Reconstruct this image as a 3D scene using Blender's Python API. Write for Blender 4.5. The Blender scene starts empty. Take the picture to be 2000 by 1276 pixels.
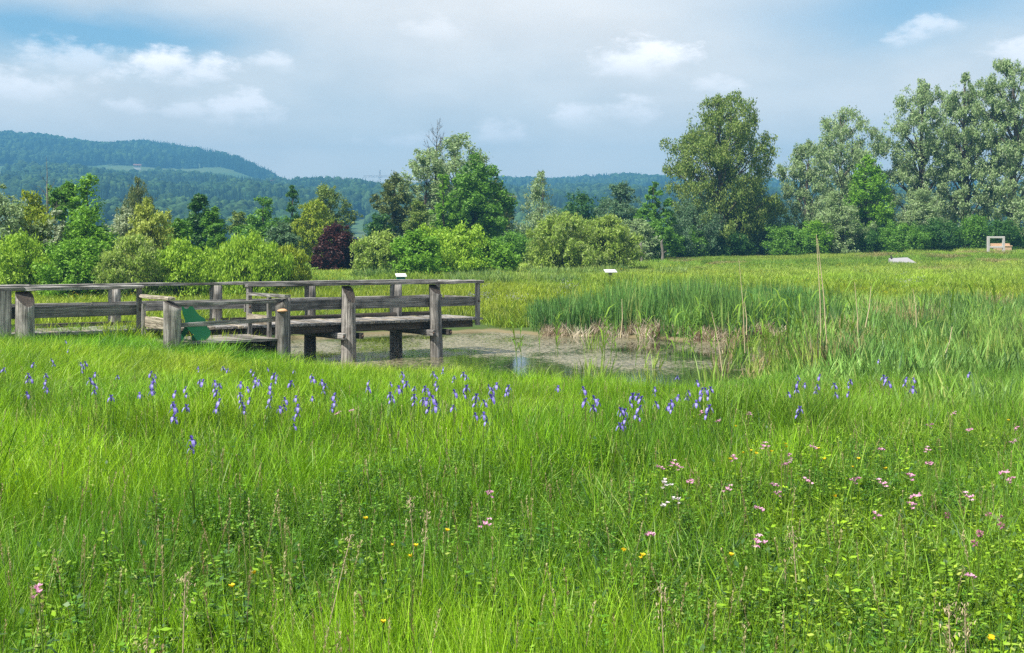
import bpy, math, random
import numpy as np
from mathutils import Vector, Matrix

random.seed(4)
S = bpy.context.scene
COL = S.collection
F = 2400.0            # focal length in pixels of the 2000 px wide photograph
EYE = 2.75            # eye height above the pond
HZ = 496.0            # row of the horizon

# ------------------------------------------------------------------ camera
cam_d = bpy.data.cameras.new("camera")
cam = bpy.data.objects.new("camera", cam_d); COL.objects.link(cam)
cam.location = (0, 0, EYE); cam.rotation_euler = (math.radians(90), 0, 0)
cam_d.sensor_width = 36.0; cam_d.lens = 36.0 * F / 2000.0
cam_d.shift_y = -(638.0 - HZ) / 2000.0
cam_d.clip_start = 0.1; cam_d.clip_end = 20000
S.camera = cam

# ------------------------------------------------------------------ render / view
S.render.engine = 'CYCLES'
S.view_settings.view_transform = 'Standard'; S.view_settings.look = 'None'
S.view_settings.exposure = 0.85; S.view_settings.gamma = 1.0
S.view_settings.use_curve_mapping = False
cy = S.cycles
cy.max_bounces = 4; cy.diffuse_bounces = 2; cy.glossy_bounces = 2; cy.transmission_bounces = 3
cy.volume_bounces = 0; cy.transparent_max_bounces = 8
cy.use_denoising = False
cy.caustics_reflective = False; cy.caustics_refractive = False
cy.sample_clamp_indirect = 6.0

# ------------------------------------------------------------------ sun
SUN_EL = math.radians(56); SUN_H = Vector((-0.78, -0.62, 0)).normalized()
sd_ = Vector((SUN_H.x * math.cos(SUN_EL), SUN_H.y * math.cos(SUN_EL), math.sin(SUN_EL)))
sun_d = bpy.data.lights.new("sun", 'SUN'); sun_d.energy = 5.0; sun_d.angle = math.radians(0.6)
sun_d.color = (1.0, 0.95, 0.86)
sun = bpy.data.objects.new("sun", sun_d); COL.objects.link(sun)
sun.location = (-60, -30, 90); sun.rotation_euler = sd_.to_track_quat('Z', 'Y').to_euler()

# ------------------------------------------------------------------ world: sky with veil and cumulus
W = bpy.data.worlds.new("World"); S.world = W; W.use_nodes = True
W.cycles.sampling_method = 'NONE'
nt = W.node_tree; nt.nodes.clear()
class NB:
    def __init__(s, nt): s.nt = nt
    def n(s, t, **kw):
        x = s.nt.nodes.new(t)
        for k, v in kw.items(): setattr(x, k, v)
        return x
    def l(s, a, b): s.nt.links.new(a, b)
    def put(s, sock, v):
        if isinstance(v, bpy.types.NodeSocket): s.l(v, sock)
        else: sock.default_value = v
    def m(s, op, a, b=None, c=None, clamp=False):
        x = s.n('ShaderNodeMath', operation=op, use_clamp=clamp)
        s.put(x.inputs[0], a)
        if b is not None: s.put(x.inputs[1], b)
        if c is not None: s.put(x.inputs[2], c)
        return x.outputs[0]
    def mapr(s, v, a, b, c=0.0, d=1.0, smooth=True):
        x = s.n('ShaderNodeMapRange'); x.interpolation_type = 'SMOOTHSTEP' if smooth else 'LINEAR'
        s.put(x.inputs[0], v)
        for i, q in enumerate((a, b, c, d)): x.inputs[i + 1].default_value = q
        return x.outputs[0]
    def noise(s, vec, scale, detail=4, rough=.55, dist=0.0):
        x = s.n('ShaderNodeTexNoise'); s.put(x.inputs['Vector'], vec)
        x.inputs['Scale'].default_value = scale; x.inputs['Detail'].default_value = detail
        x.inputs['Roughness'].default_value = rough; x.inputs['Distortion'].default_value = dist
        return x
    def mix(s, f, a, b, mode='MIX'):
        x = s.n('ShaderNodeMix', data_type='RGBA', blend_type=mode)
        s.put(x.inputs[0], f)
        s.put(x.inputs[6], a if isinstance(a, bpy.types.NodeSocket) else (*a, 1) if len(a) == 3 else a)
        s.put(x.inputs[7], b if isinstance(b, bpy.types.NodeSocket) else (*b, 1) if len(b) == 3 else b)
        return x.outputs[2]
b = NB(nt)
sky = b.n('ShaderNodeTexSky', sky_type='NISHITA'); sky.sun_disc = False
sky.sun_elevation = SUN_EL; sky.sun_rotation = math.atan2(SUN_H.x, SUN_H.y) % (2 * math.pi)
sky.air_density = 1.0; sky.dust_density = 1.2; sky.ozone_density = 1.2; sky.altitude = 450
tc = b.n('ShaderNodeTexCoord'); dirv = tc.outputs['Generated']
sep = b.n('ShaderNodeSeparateXYZ'); b.l(dirv, sep.inputs[0])
az = b.m('ARCTAN2', sep.outputs[0], sep.outputs[1]); el = b.m('ARCSINE', sep.outputs[2])
mp = b.n('ShaderNodeMapping'); b.l(dirv, mp.inputs[0]); mp.inputs['Scale'].default_value = (1, 1, 2.2)
n1 = b.noise(mp.outputs[0], 9.0, 7, .58)
s1 = b.n('ShaderNodeSeparateColor'); b.l(n1.outputs['Color'], s1.inputs[0])
n2 = b.noise(mp.outputs[0], 3.2, 5, .55)
n3 = b.noise(mp.outputs[0], 30.0, 7, .62)
u = b.m('ADD', b.m('MULTIPLY', az, 2400.0), b.m('MULTIPLY', b.m('SUBTRACT', s1.outputs[0], .5), 150.0))
v = b.m('ADD', b.m('MULTIPLY', el, 2400.0), b.m('MULTIPLY', b.m('SUBTRACT', s1.outputs[1], .5), 90.0))
def uv_of(x, y):
    return math.atan((x - 1000) / F) * F, math.atan2(HZ - y, math.hypot(F, x - 1000)) * F
cum = None
for (x, y, w, h, st) in [(335, 140, 135, 44, 1.0), (150, 118, 115, 46, .55), (45, 175, 140, 46, .7), (525, 135, 60, 26, .55),
                         (245, 208, 55, 22, .6), (350, 212, 75, 28, .6), (470, 222, 85, 46, .85), (1265, 120, 118, 56, 1.1),
                         (1190, 222, 110, 36, .75), (1420, 168, 60, 26, .5), (985, 262, 75, 34, .65), (785, 272, 90, 22, .45),
                         (1800, 62, 80, 26, .5), (1990, 115, 80, 40, .7), (840, 60, 90, 34, .3)]:
    u0, v0 = uv_of(x, y)
    du = b.m('DIVIDE', b.m('SUBTRACT', u, u0), w); dv = b.m('DIVIDE', b.m('SUBTRACT', v, v0), h)
    q = b.m('SUBTRACT', b.m('SUBTRACT', 1.0, b.m('MULTIPLY', du, du)), b.m('MULTIPLY', dv, dv))
    q = b.m('ADD', q, b.m('MULTIPLY', b.m('SUBTRACT', n3.outputs[0], .5), 3.6))
    q = b.m('MULTIPLY', b.mapr(q, .0, 1.2, 0, st), b.mapr(dv, -1.0, .35))
    cum = q if cum is None else b.m('MAXIMUM', cum, q)
gen = b.m('MULTIPLY', b.mapr(n1.outputs[0], .58, .74, 0, .55), b.mapr(b.m('ABSOLUTE', az), .5, .9))
cum = b.m('MAXIMUM', cum, gen)
def gap(x, y, w, h):
    u0, v0 = uv_of(x, y)
    du = b.m('DIVIDE', b.m('SUBTRACT', u, u0), w); dv = b.m('DIVIDE', b.m('SUBTRACT', v, v0), h)
    return b.m('POWER', 2.718, b.m('MULTIPLY', b.m('ADD', b.m('MULTIPLY', du, du), b.m('MULTIPLY', dv, dv)), -1.0))
gaps = b.m('ADD', gap(60, 50, 300, 62), b.m('MULTIPLY', gap(1800, 5, 330, 75), .95))
gaps = b.m('ADD', gaps, b.m('MULTIPLY', gap(300, 90, 230, 40), .55))
veil = b.m('SUBTRACT', b.m('ADD', b.mapr(el, .22, .75, .86, .22), b.m('MULTIPLY', b.m('SUBTRACT', n2.outputs[0], .5), .7)), b.m('MULTIPLY', gaps, .72), clamp=True)
skyc = b.n('ShaderNodeVectorMath', operation='SCALE'); b.l(sky.outputs[0], skyc.inputs[0]); skyc.inputs[3].default_value = 0.092
blue = b.mix(1.0, skyc.outputs[0], (0.86, 1.04, 1.02), 'MULTIPLY')
ripple = b.mapr(n1.outputs[0], .3, .7, .92, 1.08)
veilc = b.n('ShaderNodeVectorMath', operation='SCALE'); veilc.inputs[0].default_value = (0.545, 0.49, 0.43); b.l(b.m('MULTIPLY', ripple, b.m('ADD', 1.0, b.m('MULTIPLY', b.m('POWER', 2.718, b.m('MULTIPLY', b.m('ABSOLUTE', el), -4.5)), 1.05))), veilc.inputs[3])
c1 = b.mix(veil, blue, veilc.outputs[0])
u0, v0 = uv_of(1000, 0)
c1 = b.mix(b.m('MULTIPLY', gap(1000, -40, 420, 150), .38), c1, (.80, .77, .75))
c2 = b.mix(cum, c1, (1.16, 1.07, 1.03))
bg = b.n('ShaderNodeBackground'); b.l(c2, bg.inputs[0]); bg.inputs[1].default_value = 1.0
wo = b.n('ShaderNodeOutputWorld'); b.l(bg.outputs[0], wo.inputs[0])

# ------------------------------------------------------------------ helpers
def ss(a, c, x):
    t = np.clip((np.asarray(x, float) - a) / (c - a), 0, 1); return t * t * (3 - 2 * t)
def mesh_np(name, V, FA, lv=None, smooth=False):
    """V (n,3); FA (m,k) constant-size faces"""
    V = np.asarray(V, np.float32); FA = np.asarray(FA, np.int32); m, k = FA.shape
    me = bpy.data.meshes.new(name)
    me.vertices.add(len(V)); me.vertices.foreach_set('co', V.ravel())
    me.loops.add(m * k); me.loops.foreach_set('vertex_index', FA.ravel())
    me.polygons.add(m); me.polygons.foreach_set('loop_start', np.arange(0, m * k, k, dtype=np.int32))
    if smooth: me.polygons.foreach_set('use_smooth', np.ones(m, bool))
    me.update(calc_edges=True)
    if lv is not None:
        a = me.attributes.new('lv', 'FLOAT', 'FACE'); a.data.foreach_set('value', np.asarray(lv, np.float32))
    return me
def link(name, me, mat=None, parent=None, loc=None):
    o = bpy.data.objects.new(name, me); COL.objects.link(o)
    if mat and me is not None and not me.materials: me.materials.append(mat)
    if parent: o.parent = parent
    if loc is not None: o.location = loc
    return o
def tag(o, label, cat=None, group=None, kind=None):
    o['label'] = label
    if cat: o['category'] = cat
    if group: o['group'] = group
    if kind: o['kind'] = kind
    return o
def empty(name, loc, rz=0):
    o = bpy.data.objects.new(name, None); COL.objects.link(o)
    o.empty_display_size = .2; o.location = loc; o.rotation_euler = (0, 0, rz); return o
def px(x, d): return (x - 1000) / F * d
def pz(y, d): return EYE - (y - HZ) / F * d
def tube(pts, rad, sides=6):
    """tapered tube along a polyline -> V, quads"""
    pts = np.asarray(pts, float); n = len(pts); V = []
    for i in range(n):
        t = pts[min(i + 1, n - 1)] - pts[max(i - 1, 0)]; t /= np.linalg.norm(t) + 1e-9
        a = np.cross(t, (0, 1, 0.01) if abs(t[1]) < .9 else (1, 0, 0)); a /= np.linalg.norm(a); c = np.cross(t, a)
        ang = np.arange(sides) * 2 * math.pi / sides
        V.append(pts[i] + rad[i] * (np.cos(ang)[:, None] * a + np.sin(ang)[:, None] * c))
    V = np.concatenate(V); Q = []
    for i in range(n - 1):
        for j in range(sides):
            k = (j + 1) % sides; Q.append((i * sides + j, i * sides + k, (i + 1) * sides + k, (i + 1) * sides + j))
    return V, np.array(Q)
class Acc:
    def __init__(s): s.V = []; s.Q = []; s.L = []; s.n = 0
    def add(s, V, Q, lv=None):
        s.V.append(V); s.Q.append(np.asarray(Q) + s.n); s.n += len(V)
        s.L.append(np.full(len(Q), .5) if lv is None else np.broadcast_to(lv, (len(Q),)))
    def mesh(s, name, smooth=False): return mesh_np(name, np.concatenate(s.V), np.concatenate(s.Q), np.concatenate(s.L), smooth)

# ------------------------------------------------------------------ materials
def new_mat(name):
    m = bpy.data.materials.new(name); m.use_nodes = True; m.node_tree.nodes.clear(); return m, NB(m.node_tree)
def out(b, sh, vol=None):
    o = b.n('ShaderNodeOutputMaterial')
    if sh is not None: b.l(sh, o.inputs[0])
def pbsdf(b, col, rough=.6, spec=.3, bump=None, bstr=.3, bdist=.02):
    p = b.n('ShaderNodeBsdfPrincipled'); b.put(p.inputs['Base Color'], col if isinstance(col, bpy.types.NodeSocket) else (*col, 1))
    b.put(p.inputs['Roughness'], rough); p.inputs['Specular IOR Level'].default_value = spec
    if bump is not None:
        bn = b.n('ShaderNodeBump'); bn.inputs['Strength'].default_value = bstr; bn.inputs['Distance'].default_value = bdist
        b.put(bn.inputs['Height'], bump); b.l(bn.outputs[0], p.inputs['Normal'])
    return p.outputs[0]
def leaf_mat(name, ca, cb, back=None, trans=.28, spec=.25, rough=.5):
    m, b = new_mat(name)
    at = b.n('ShaderNodeAttribute'); at.attribute_name = 'lv'
    c = b.mix(at.outputs['Fac'], ca, cb)
    if back:
        g = b.n('ShaderNodeNewGeometry'); c = b.mix(b.m('MULTIPLY', g.outputs['Backfacing'], .75), c, back)
    p = pbsdf(b, c, rough, spec)
    t = b.n('ShaderNodeBsdfTranslucent'); b.l(b.mix(1.0, c, (1.15, 1.2, .75), 'MULTIPLY'), t.inputs[0])
    x = b.n('ShaderNodeMixShader'); x.inputs[0].default_value = trans; b.l(p, x.inputs[1]); b.l(t.outputs[0], x.inputs[2])
    out(b, x.outputs[0]); return m
def tint_mat(name, trans=.4, spec=.25, rough=.45, lo=.7, hi=1.3, strawy=0.0):
    """colour comes from the per-plant tint attribute of the scatter"""
    m, b = new_mat(name)
    ti = b.n('ShaderNodeAttribute'); ti.attribute_type = 'INSTANCER'; ti.attribute_name = 'tint'
    at = b.n('ShaderNodeAttribute'); at.attribute_name = 'lv'
    sc = b.n('ShaderNodeVectorMath', operation='SCALE'); b.l(ti.outputs['Color'], sc.inputs[0])
    b.l(b.mapr(at.outputs['Fac'], 0, 1, lo, hi, False), sc.inputs[3])
    c = b.mix(b.mapr(at.outputs['Fac'], .86, 1.0, 0, strawy), sc.outputs[0], (.40, .37, .13)); c = b.mix(b.mapr(at.outputs['Fac'], .22, 0.0, 0, strawy), c, (.05, .14, .05))
    p = pbsdf(b, c, rough, spec)
    if trans <= 0: out(b, p); return m
    t = b.n('ShaderNodeBsdfTranslucent'); b.l(b.mix(1.0, c, (1.2, 1.2, .7), 'MULTIPLY'), t.inputs[0])
    x = b.n('ShaderNodeMixShader'); x.inputs[0].default_value = trans; b.l(p, x.inputs[1]); b.l(t.outputs[0], x.inputs[2])
    out(b, x.outputs[0]); return m
def plain_mat(name, col, rough=.6, spec=.3, var=.15, nscale=8.0):
    m, b = new_mat(name)
    tc = b.n('ShaderNodeTexCoord'); n = b.noise(tc.outputs['Object'], nscale, 4)
    c = b.mix(n.outputs[0], tuple(q * (1 - var) for q in col), tuple(q * (1 + var) for q in col))
    out(b, pbsdf(b, c, rough, spec, n.outputs[0], .2, .01)); return m
def wood_mat(name, axis, c0, c1, moss=.35):
    m, b = new_mat(name)
    tc = b.n('ShaderNodeTexCoord'); oi = b.n('ShaderNodeObjectInfo')
    mp = b.n('ShaderNodeMapping'); b.l(tc.outputs['Object'], mp.inputs[0])
    sc = [26, 26, 26]; sc[axis] = 1.3; mp.inputs['Scale'].default_value = sc
    cmb = b.n('ShaderNodeCombineXYZ'); r = b.m('MULTIPLY', oi.outputs['Random'], 57.0)
    b.l(r, cmb.inputs[0]); b.l(r, cmb.inputs[1]); b.l(r, cmb.inputs[2]); b.l(cmb.outputs[0], mp.inputs['Location'])
    g = b.noise(mp.outputs[0], 1.0, 6, .65, .3)
    big = b.noise(tc.outputs['Object'], 2.3, 5, .6)
    fine = b.noise(tc.outputs['Object'], 14.0, 4, .6)
    grain = b.mapr(g.outputs[0], .34, .68)
    c = b.mix(grain, c0, c1)
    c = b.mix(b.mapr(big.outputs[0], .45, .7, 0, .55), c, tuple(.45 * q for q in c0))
    c = b.mix(b.m('MULTIPLY', b.mapr(fine.outputs[0], .6, .72), moss), c, (.20, .21, .15))
    c = b.mix(b.m('MULTIPLY', b.mapr(big.outputs['Color'], .55, .75), .3), c, (.13, .09, .055))
    val = b.mapr(oi.outputs['Random'], 0, 1, .66, 1.32, False)
    s2 = b.n('ShaderNodeVectorMath', operation='SCALE'); b.l(c, s2.inputs[0]); b.l(val, s2.inputs[3])
    out(b, pbsdf(b, s2.outputs[0], .85, .15, grain, .7, .012)); return m

M = {}
M['plank'] = wood_mat('weathered_plank', 0, (.115, .107, .098), (.42, .40, .375))
M['plank_warm'] = wood_mat('weathered_plank_warm', 0, (.17, .14, .105), (.50, .44, .35))
M['plank_dark'] = wood_mat('dark_plank', 0, (.05, .043, .038), (.125, .11, .096), .5)  # dark timber; joists carry the shade under the deck overhang in this colour
M['log'] = wood_mat('weathered_log', 2, (.10, .092, .082), (.49, .46, .42), .4)
M['endgrain'] = wood_mat('log_end_grain', 2, (.05, .042, .036), (.11, .09, .075), .7)
M['bark'] = wood_mat('bark', 2, (.05, .042, .034), (.15, .125, .10), .3)
M['bark_pale'] = wood_mat('pale_bark', 2, (.13, .11, .09), (.33, .30, .26), .2)

# ------------------------------------------------------------------ pond outline and ground height
def wpt(x, y): d = F * EYE / (y - HZ); return (px(x, d), d)
POND = np.array([(px(500, 31), 31), (px(560, 27.6), 27.6), (px(700, 26.8), 26.8), (px(850, 25.6), 25.6), (px(960, 23.8), 23.8), (px(1080, 22.8), 22.8),
                 (px(1220, 22.4), 22.4), (px(1380, 22.6), 22.6), (px(1500, 24.2), 24.2), (px(1580, 28), 28), (px(1600, 33), 33), (px(1520, 38), 38),
                 wpt(1300, 662), wpt(1200, 658), wpt(1090, 655), wpt(1020, 651), wpt(950, 648), wpt(860, 650), wpt(700, 655), (px(560, 40), 40), (px(505, 36), 36)])
def pond_sd(X, Y):
    X = np.asarray(X, float); Y = np.asarray(Y, float)
    dm = np.full(X.shape, 1e9); ins = np.zeros(X.shape, bool); n = len(POND)
    for i in range(n):
        a = POND[i]; c = POND[(i + 1) % n]; e = c - a
        t = np.clip(((X - a[0]) * e[0] + (Y - a[1]) * e[1]) / (e @ e), 0, 1)
        dm = np.minimum(dm, np.hypot(X - a[0] - t * e[0], Y - a[1] - t * e[1]))
        cond = (a[1] > Y) != (c[1] > Y)
        with np.errstate(divide='ignore', invalid='ignore'):
            xi = (c[0] - a[0]) * (Y - a[1]) / (c[1] - a[1] + 1e-12) + a[0]
        ins ^= cond & (X < xi)
    wob = .25 * np.sin(X * 1.7 + Y * .6) + .18 * np.sin(X * 3.1 - Y * 2.3)
    return np.where(ins, -dm, dm) + wob
def gz(X, Y):
    X = np.asarray(X, float); Y = np.asarray(Y, float)
    base = np.interp(Y, [-60, 0, 5, 12, 16, 20, 24, 30, 44, 52, 62, 75, 105, 130, 200, 330, 400],
                     [1.3, 1.15, 1.08, .80, .55, .26, .14, .12, .14, .55, 1.2, 1.65, 2.3, 2.2, -2, -7, -8])
    base = base + .5 * ss(-4, -10, X) * ss(10, 18, Y) * (1 - ss(34, 46, Y))
    base = base + .75 * ss(12, 44, X) * ss(60, 108, Y) * (1 - ss(115, 170, Y))
    base = base + .05 * np.sin(X * .9 + 1.3) * np.sin(Y * .8) + .03 * np.sin(X * 2.3 - Y * 1.9)
    sd = pond_sd(X, Y)
    t = np.clip((sd + 1.8) / 2.2, 0, 1)
    return np.where(t < 1, -.5 * (1 - t) + base * t, base)
def gz1(x, y): return float(gz(np.array([x]), np.array([y]))[0])

azs = np.radians(np.concatenate([np.linspace(-180, -36, 50)[:-1], np.linspace(-36, 36, 230), np.linspace(36, 180, 50)[1:]]))
rs = np.concatenate([[.0], np.geomspace(1.0, 14, 40), np.linspace(14.3, 52, 120), np.geomspace(53, 420, 60)])
A, R_ = np.meshgrid(azs, rs); GX = R_ * np.sin(A); GY = R_ * np.cos(A); GZ = gz(GX, np.where(GY < 0, GY, GY))
nr, na = A.shape
ii, jj = np.meshgrid(np.arange(nr - 1), np.arange(na - 1), indexing='ij')
q = (ii * na + jj).ravel(); FQ = np.stack([q, q + 1, q + na + 1, q + na], 1)[:, ::-1]
me = mesh_np('ground', np.stack([GX.ravel(), GY.ravel(), GZ.ravel()], 1), FQ, smooth=True)
m, b = new_mat('soil_and_turf')
ge = b.n('ShaderNodeNewGeometry'); sp = b.n('ShaderNodeSeparateXYZ'); b.l(ge.outputs['Position'], sp.inputs[0])
n = b.noise(ge.outputs['Position'], 1.2, 6); nb = b.noise(ge.outputs['Position'], .12, 4)
turf = b.mix(n.outputs[0], (.03, .06, .012), (.075, .115, .025))
turf = b.mix(b.mapr(nb.outputs[0], .4, .65), turf, (.09, .12, .03))
mud = b.mix(n.outputs[0], (.12, .10, .05), (.25, .205, .115))
zz = b.m('ADD', sp.outputs[2], b.m('MULTIPLY', b.m('SUBTRACT', n.outputs[0], .5), .12))
c = b.mix(b.mapr(zz, .05, .11), mud, turf)
out(b, pbsdf(b, c, .9, .2, n.outputs[0], .5, .05)); M['ground'] = m
tag(link('ground', me, m), 'gently sloping meadow ground around the pond', kind='structure')

# water ---------------------------------------------------------------
wx, wy = np.meshgrid(np.linspace(-14, 16, 31), np.linspace(20, 47, 28))
nr, na = wx.shape; ii, jj = np.meshgrid(np.arange(nr - 1), np.arange(na - 1), indexing='ij'); q = (ii * na + jj).ravel()
me = mesh_np('pond_water', np.stack([wx.ravel(), wy.ravel(), np.zeros(wx.size)], 1), np.stack([q, q + 1, q + na + 1, q + na], 1))
m, b = new_mat('pond_water')
ge = b.n('ShaderNodeNewGeometry')
mp = b.n('ShaderNodeMapping'); b.l(ge.outputs['Position'], mp.inputs[0]); mp.inputs['Scale'].default_value = (1, .55, 1)
nbig = b.noise(mp.outputs[0], .33, 5, .6); nmid = b.noise(mp.outputs[0], 2.2, 6, .7); nf = b.noise(mp.outputs[0], 9.0, 5, .7, .6)
scum_c = b.mix(b.mapr(nf.outputs[0], .35, .65), (.075, .066, .032), (.31, .27, .165))
scum_c = b.mix(b.mapr(nmid.outputs[0], .5, .7, 0, .6), scum_c, (.09, .10, .03))
spx = b.n('ShaderNodeSeparateXYZ'); b.l(ge.outputs['Position'], spx.inputs[0])
shore = b.mapr(spx.outputs[1], 24.0, 31.0, -.22, .04)
mask = b.mapr(b.m('ADD', b.m('ADD', b.m('MULTIPLY', nbig.outputs[0], .75), b.m('MULTIPLY', nf.outputs[0], .35)), shore), .51, .66)
mask = b.m('MULTIPLY', mask, b.mapr(nf.outputs[0], .32, .46, .25, .95))
scum = pbsdf(b, scum_c, .38, .5, nf.outputs[0], .6, .02)
wat = pbsdf(b, (.022, .026, .014), .04, .5, nmid.outputs[0], .06, .02)
x = b.n('ShaderNodeMixShader'); b.l(mask, x.inputs[0]); b.l(wat, x.inputs[1]); b.l(scum, x.inputs[2]); out(b, x.outputs[0])
tag(link('pond_water', me, m), 'shallow still pond water with brown algae scum', kind='structure')

# ------------------------------------------------------------------ far hills
CX = [-700, -400, 20, 150, 300, 400, 520, 600, 700, 745, 880, 990, 1100, 1330, 1540, 2000, 2700]
C1 = [332, 332, 333, 333, 345, 352, 357, 361, 362, 367, 369, 370, 373, 374, 379, 381, 381]
CX2 = [-700, -400, 0, 100, 180, 280, 340, 400, 470, 520, 570, 800, 980, 1100, 1215, 1320, 1350, 1540, 2000, 2700]
C2 = [268, 264, 268, 279, 289, 285, 296, 309, 327, 345, 372, 383, 362, 361, 357, 357, 370, 366, 371, 371]
def hill_z(azr, r):
    xq = 1000 + F * np.tan(np.clip(azr, -1.0, 1.0))
    ce = np.cos(np.clip(azr, -1.0, 1.0))
    t1 = (HZ - np.interp(xq, CX, C1)) / F * ce; t2 = (HZ - np.interp(xq, CX2, C2)) / F * ce
    z1 = EYE + 1100 * t1 - 11; z2 = EYE + 1900 * t2 - 13
    zb = np.minimum(EYE + 1450 * (166 / F), z2 * .80); zb = np.maximum(zb, z1 * .6)
    z0 = 14.0
    k = r
    z = np.where(k < 620, -8 + (z0 + 8) * ss(380, 620, k),
        np.where(k < 1100, z0 + (z1 - z0) * ((k - 620) / 480) ** .85 if False else z0 + (z1 - z0) * np.clip((k - 620) / 480, 0, 1) ** .85,
        np.where(k < 1450, z1 + (zb - z1) * np.clip((k - 1100) / 350, 0, 1),
        np.where(k < 1900, zb + (z2 - zb) * np.sin(np.clip((k - 1450) / 450, 0, 1) * math.pi / 2), z2 - (k - 1900) * .12))))
    return z + 2.0 * np.sin(azr * 60 + r * .01) * ss(600, 900, k)
ha = np.radians(np.linspace(-48, 48, 150)); hr = np.concatenate([np.linspace(380, 1100, 24), np.linspace(1130, 2300, 36)])
A, R_ = np.meshgrid(ha, hr); HZm = hill_z(A, R_)
nr, na = A.shape; ii, jj = np.meshgrid(np.arange(nr - 1), np.arange(na - 1), indexing='ij'); q = (ii * na + jj).ravel()
me = mesh_np('hills', np.stack([(R_ * np.sin(A)).ravel(), (R_ * np.cos(A)).ravel(), HZm.ravel()], 1), np.stack([q, q + 1, q + na + 1, q + na], 1)[:, ::-1], smooth=True)
m, b = new_mat('hill_pasture')
ge = b.n('ShaderNodeNewGeometry'); n = b.noise(ge.outputs['Position'], .012, 5); n2 = b.noise(ge.outputs['Position'], .1, 4)
c = b.mix(b.mapr(n.outputs[0], .4, .6), (.08, .15, .05), (.13, .18, .07)); c = b.mix(b.m('MULTIPLY', n2.outputs[0], .6), c, (.06, .1, .03))
out(b, pbsdf(b, c, .9, .1))
tag(link('hills', me, m), 'distant wooded hills with a strip of pasture', kind='structure')

# ------------------------------------------------------------------ scatter by geometry nodes (uncountable stuff only)
def scatter(name, label, protos, P, yaw, scl, tint, tilt=None, seed=0):
    n = len(P); rng = np.random.default_rng(seed + 77)
    pc = bpy.data.collections.new(name + '_kinds')
    for i, o in enumerate(protos):
        if o.name not in pc.objects: pc.objects.link(o)
    me = bpy.data.meshes.new(name); me.vertices.add(n); me.vertices.foreach_set('co', np.asarray(P, np.float32).ravel()); me.update()
    rot = np.zeros((n, 3), np.float32); rot[:, 2] = yaw
    if tilt is not None: rot[:, 0] = rng.normal(0, tilt, n); rot[:, 1] = rng.normal(0, tilt, n)
    a = me.attributes.new('rot', 'FLOAT_VECTOR', 'POINT'); a.data.foreach_set('vector', rot.ravel())
    sc = np.asarray(scl, np.float32); sc = np.stack([sc] * 3, 1) if sc.ndim == 1 else sc
    a = me.attributes.new('scl', 'FLOAT_VECTOR', 'POINT'); a.data.foreach_set('vector', sc.astype(np.float32).ravel())
    a = me.attributes.new('idx', 'INT', 'POINT'); a.data.foreach_set('value', rng.integers(0, len(protos), n).astype(np.int32))
    t4 = np.ones((n, 4), np.float32); t4[:, :3] = tint
    a = me.attributes.new('tint', 'FLOAT_COLOR', 'POINT'); a.data.foreach_set('color', t4.ravel())
    ng = bpy.data.node_groups.new(name + '_scatter', 'GeometryNodeTree')
    ng.interface.new_socket('Geometry', in_out='INPUT', socket_type='NodeSocketGeometry')
    ng.interface.new_socket('Geometry', in_out='OUTPUT', socket_type='NodeSocketGeometry')
    N = ng.nodes.new; L = ng.links.new
    gi = N('NodeGroupInput'); go = N('NodeGroupOutput'); ip = N('GeometryNodeInstanceOnPoints'); ci = N('GeometryNodeCollectionInfo')
    ci.inputs['Collection'].default_value = pc; ci.inputs['Separate Children'].default_value = True; ci.inputs['Reset Children'].default_value = True
    def na(nm, ty): x = N('GeometryNodeInputNamedAttribute'); x.data_type = ty; x.inputs[0].default_value = nm; return x.outputs[0]
    e2r = N('FunctionNodeEulerToRotation'); L(na('rot', 'FLOAT_VECTOR'), e2r.inputs[0])
    m2p = N('GeometryNodeMeshToPoints'); L(gi.outputs[0], m2p.inputs[0])
    L(m2p.outputs[0], ip.inputs['Points']); L(ci.outputs[0], ip.inputs['Instance']); ip.inputs['Pick Instance'].default_value = True
    L(na('idx', 'INT'), ip.inputs['Instance Index']); L(e2r.outputs[0], ip.inputs['Rotation']); L(na('scl', 'FLOAT_VECTOR'), ip.inputs['Scale'])
    L(ip.outputs[0], go.inputs[0])
    o = link(name, me); md = o.modifiers.new('scatter', 'NODES'); md.node_group = ng
    tag(o, label, kind='stuff'); return o
def proto(name, me, mat):
    me.materials.append(mat); return bpy.data.objects.new(name, me)

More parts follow.
